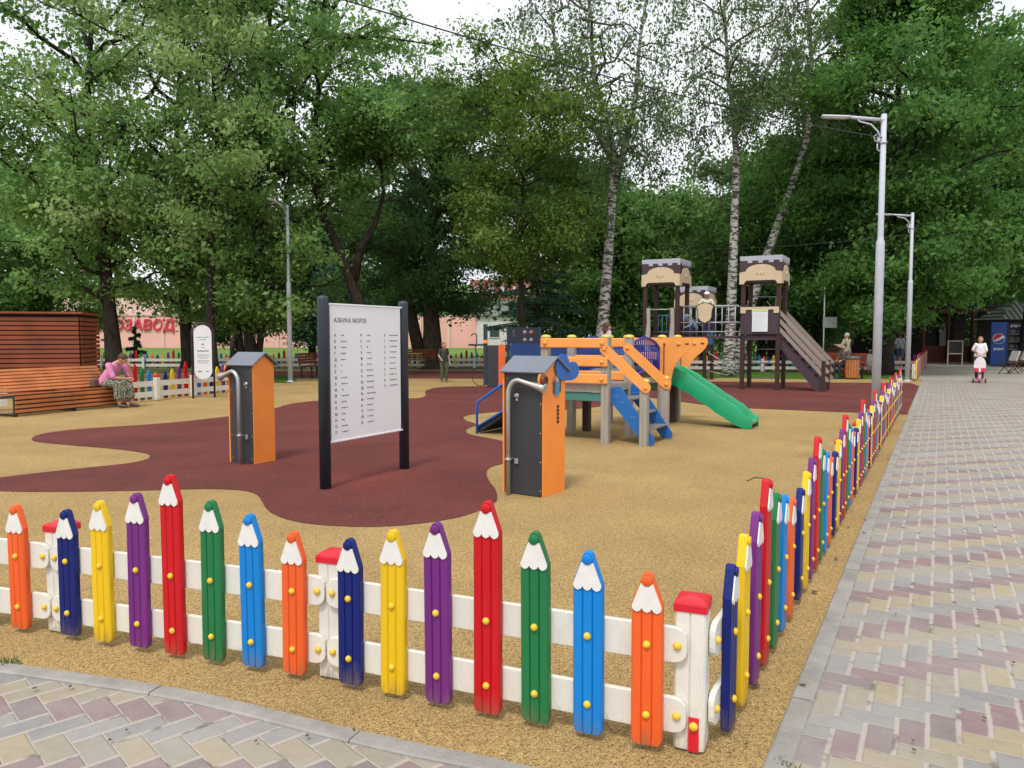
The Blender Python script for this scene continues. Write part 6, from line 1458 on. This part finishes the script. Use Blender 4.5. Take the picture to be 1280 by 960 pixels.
for f in range(4):
    for c_ in range(5): MB().box((-2 + c_ * 2.5, -.03, 2 + f * 2.8), (1.1, .08, 1.4)).build('window', mat('far_white', (.6, .6, .62), .6), apt)
# grey concrete posts/obelisk between the dark stems
ob = thing('concrete_pylon', 'pale concrete pylon between the dark stems behind the left tube house', 'pylon', AT(309, 36))
MB().box((0, 0, 1.5), (.34, .3, 3.0), .02).build('shaft', mat('pale_concrete', (.36, .35, .35), .8, .1), ob)
MB().box((0, 0, .05), (.5, .5, .1), .01).build('plinth', mat('pale_concrete', (.36, .35, .35), .8), ob)

# ================================================================== GROUND DETAILS
leafb = mat('dry_leaf', (.10, .06, .03), .8, .3, 40)
rg = random.Random(21)
db = MB()
for px, py in [(1065, 640), (1080, 668), (1060, 660), (945, 860), (1003, 860), (1110, 575), (1045, 700), (1018, 742), (1081, 652)]:
    q = G(px, py); r_ = rg.uniform(.012, .022); a = rg.uniform(0, 6)
    db.add([(q.x + r_ * math.cos(a + k * 1.05) * (1 if k % 2 else .6), q.y + r_ * math.sin(a + k * 1.05), .012 + .004 * (k % 2)) for k in range(6)], [tuple(range(6))])
for i in range(70):
    px = rg.uniform(0, 1270); py = rg.uniform(500, 950); q = G(px, py); r_ = rg.uniform(.005, .012); a = rg.uniform(0, 6)
    db.add([(q.x + r_ * math.cos(a + k * 1.05) * (1 if k % 2 else .5), q.y + r_ * math.sin(a + k * 1.05), .016 + .003 * (k % 2)) for k in range(6)], [tuple(range(6))])
tag(db.build('leaf_litter', leafb), 'small dry leaves and crumbs scattered over the rubber and the paving', 'leaf litter', kind='stuff')
tw = MB().tube([(0, 0, 0), (.04, .02, .012), (.085, .03, .006), (.12, .02, -.02)], .003, 5)
tq = pp[0] + dR * 0; 
tag(tw.build('twig', leafb, None, Vector((pp[0] + dR * (1.62 * .096 + 1.62 * .809 / 6 * 3) + Vector((.02, -.04, 0)))) + Vector((-.02, 0, .853))), 'thin dry twig lying over the tip of a red pencil picket', 'twig')
gb = MB(); rg = random.Random(5); gq = G(6, 832)
for i in range(60):
    x, y = rg.gauss(0, .035), rg.gauss(0, .02); h_ = rg.uniform(.02, .05); a = rg.uniform(0, 6.3); dx, dy = math.cos(a) * .02, math.sin(a) * .02
    gb.add([(x - .003, y, 0), (x + .003, y, 0), (x + dx, y + dy, h_)], [(0, 1, 2)])
tag(gb.build('weed_tuft', mat('weed', (.06, .12, .03), .8, .3, 60), None, gq), 'small green weed tuft growing at the left end of the curved kerb', 'weed')
gb = MB(); gq = G(982, 957)
for i in range(50):
    x, y = rg.gauss(0, .012), rg.gauss(0, .03); h_ = rg.uniform(.01, .025); a = rg.uniform(0, 6.3); dx, dy = math.cos(a) * .012, math.sin(a) * .012
    gb.add([(x - .003, y, 0), (x + .003, y, 0), (x + dx, y + dy, h_)], [(0, 1, 2)])
tag(gb.build('weed_tuft', mat('weed', (.06, .12, .03), .8, .3, 60), None, gq), 'tiny moss and grass tuft in the joint of the straight kerb near the camera', 'weed')
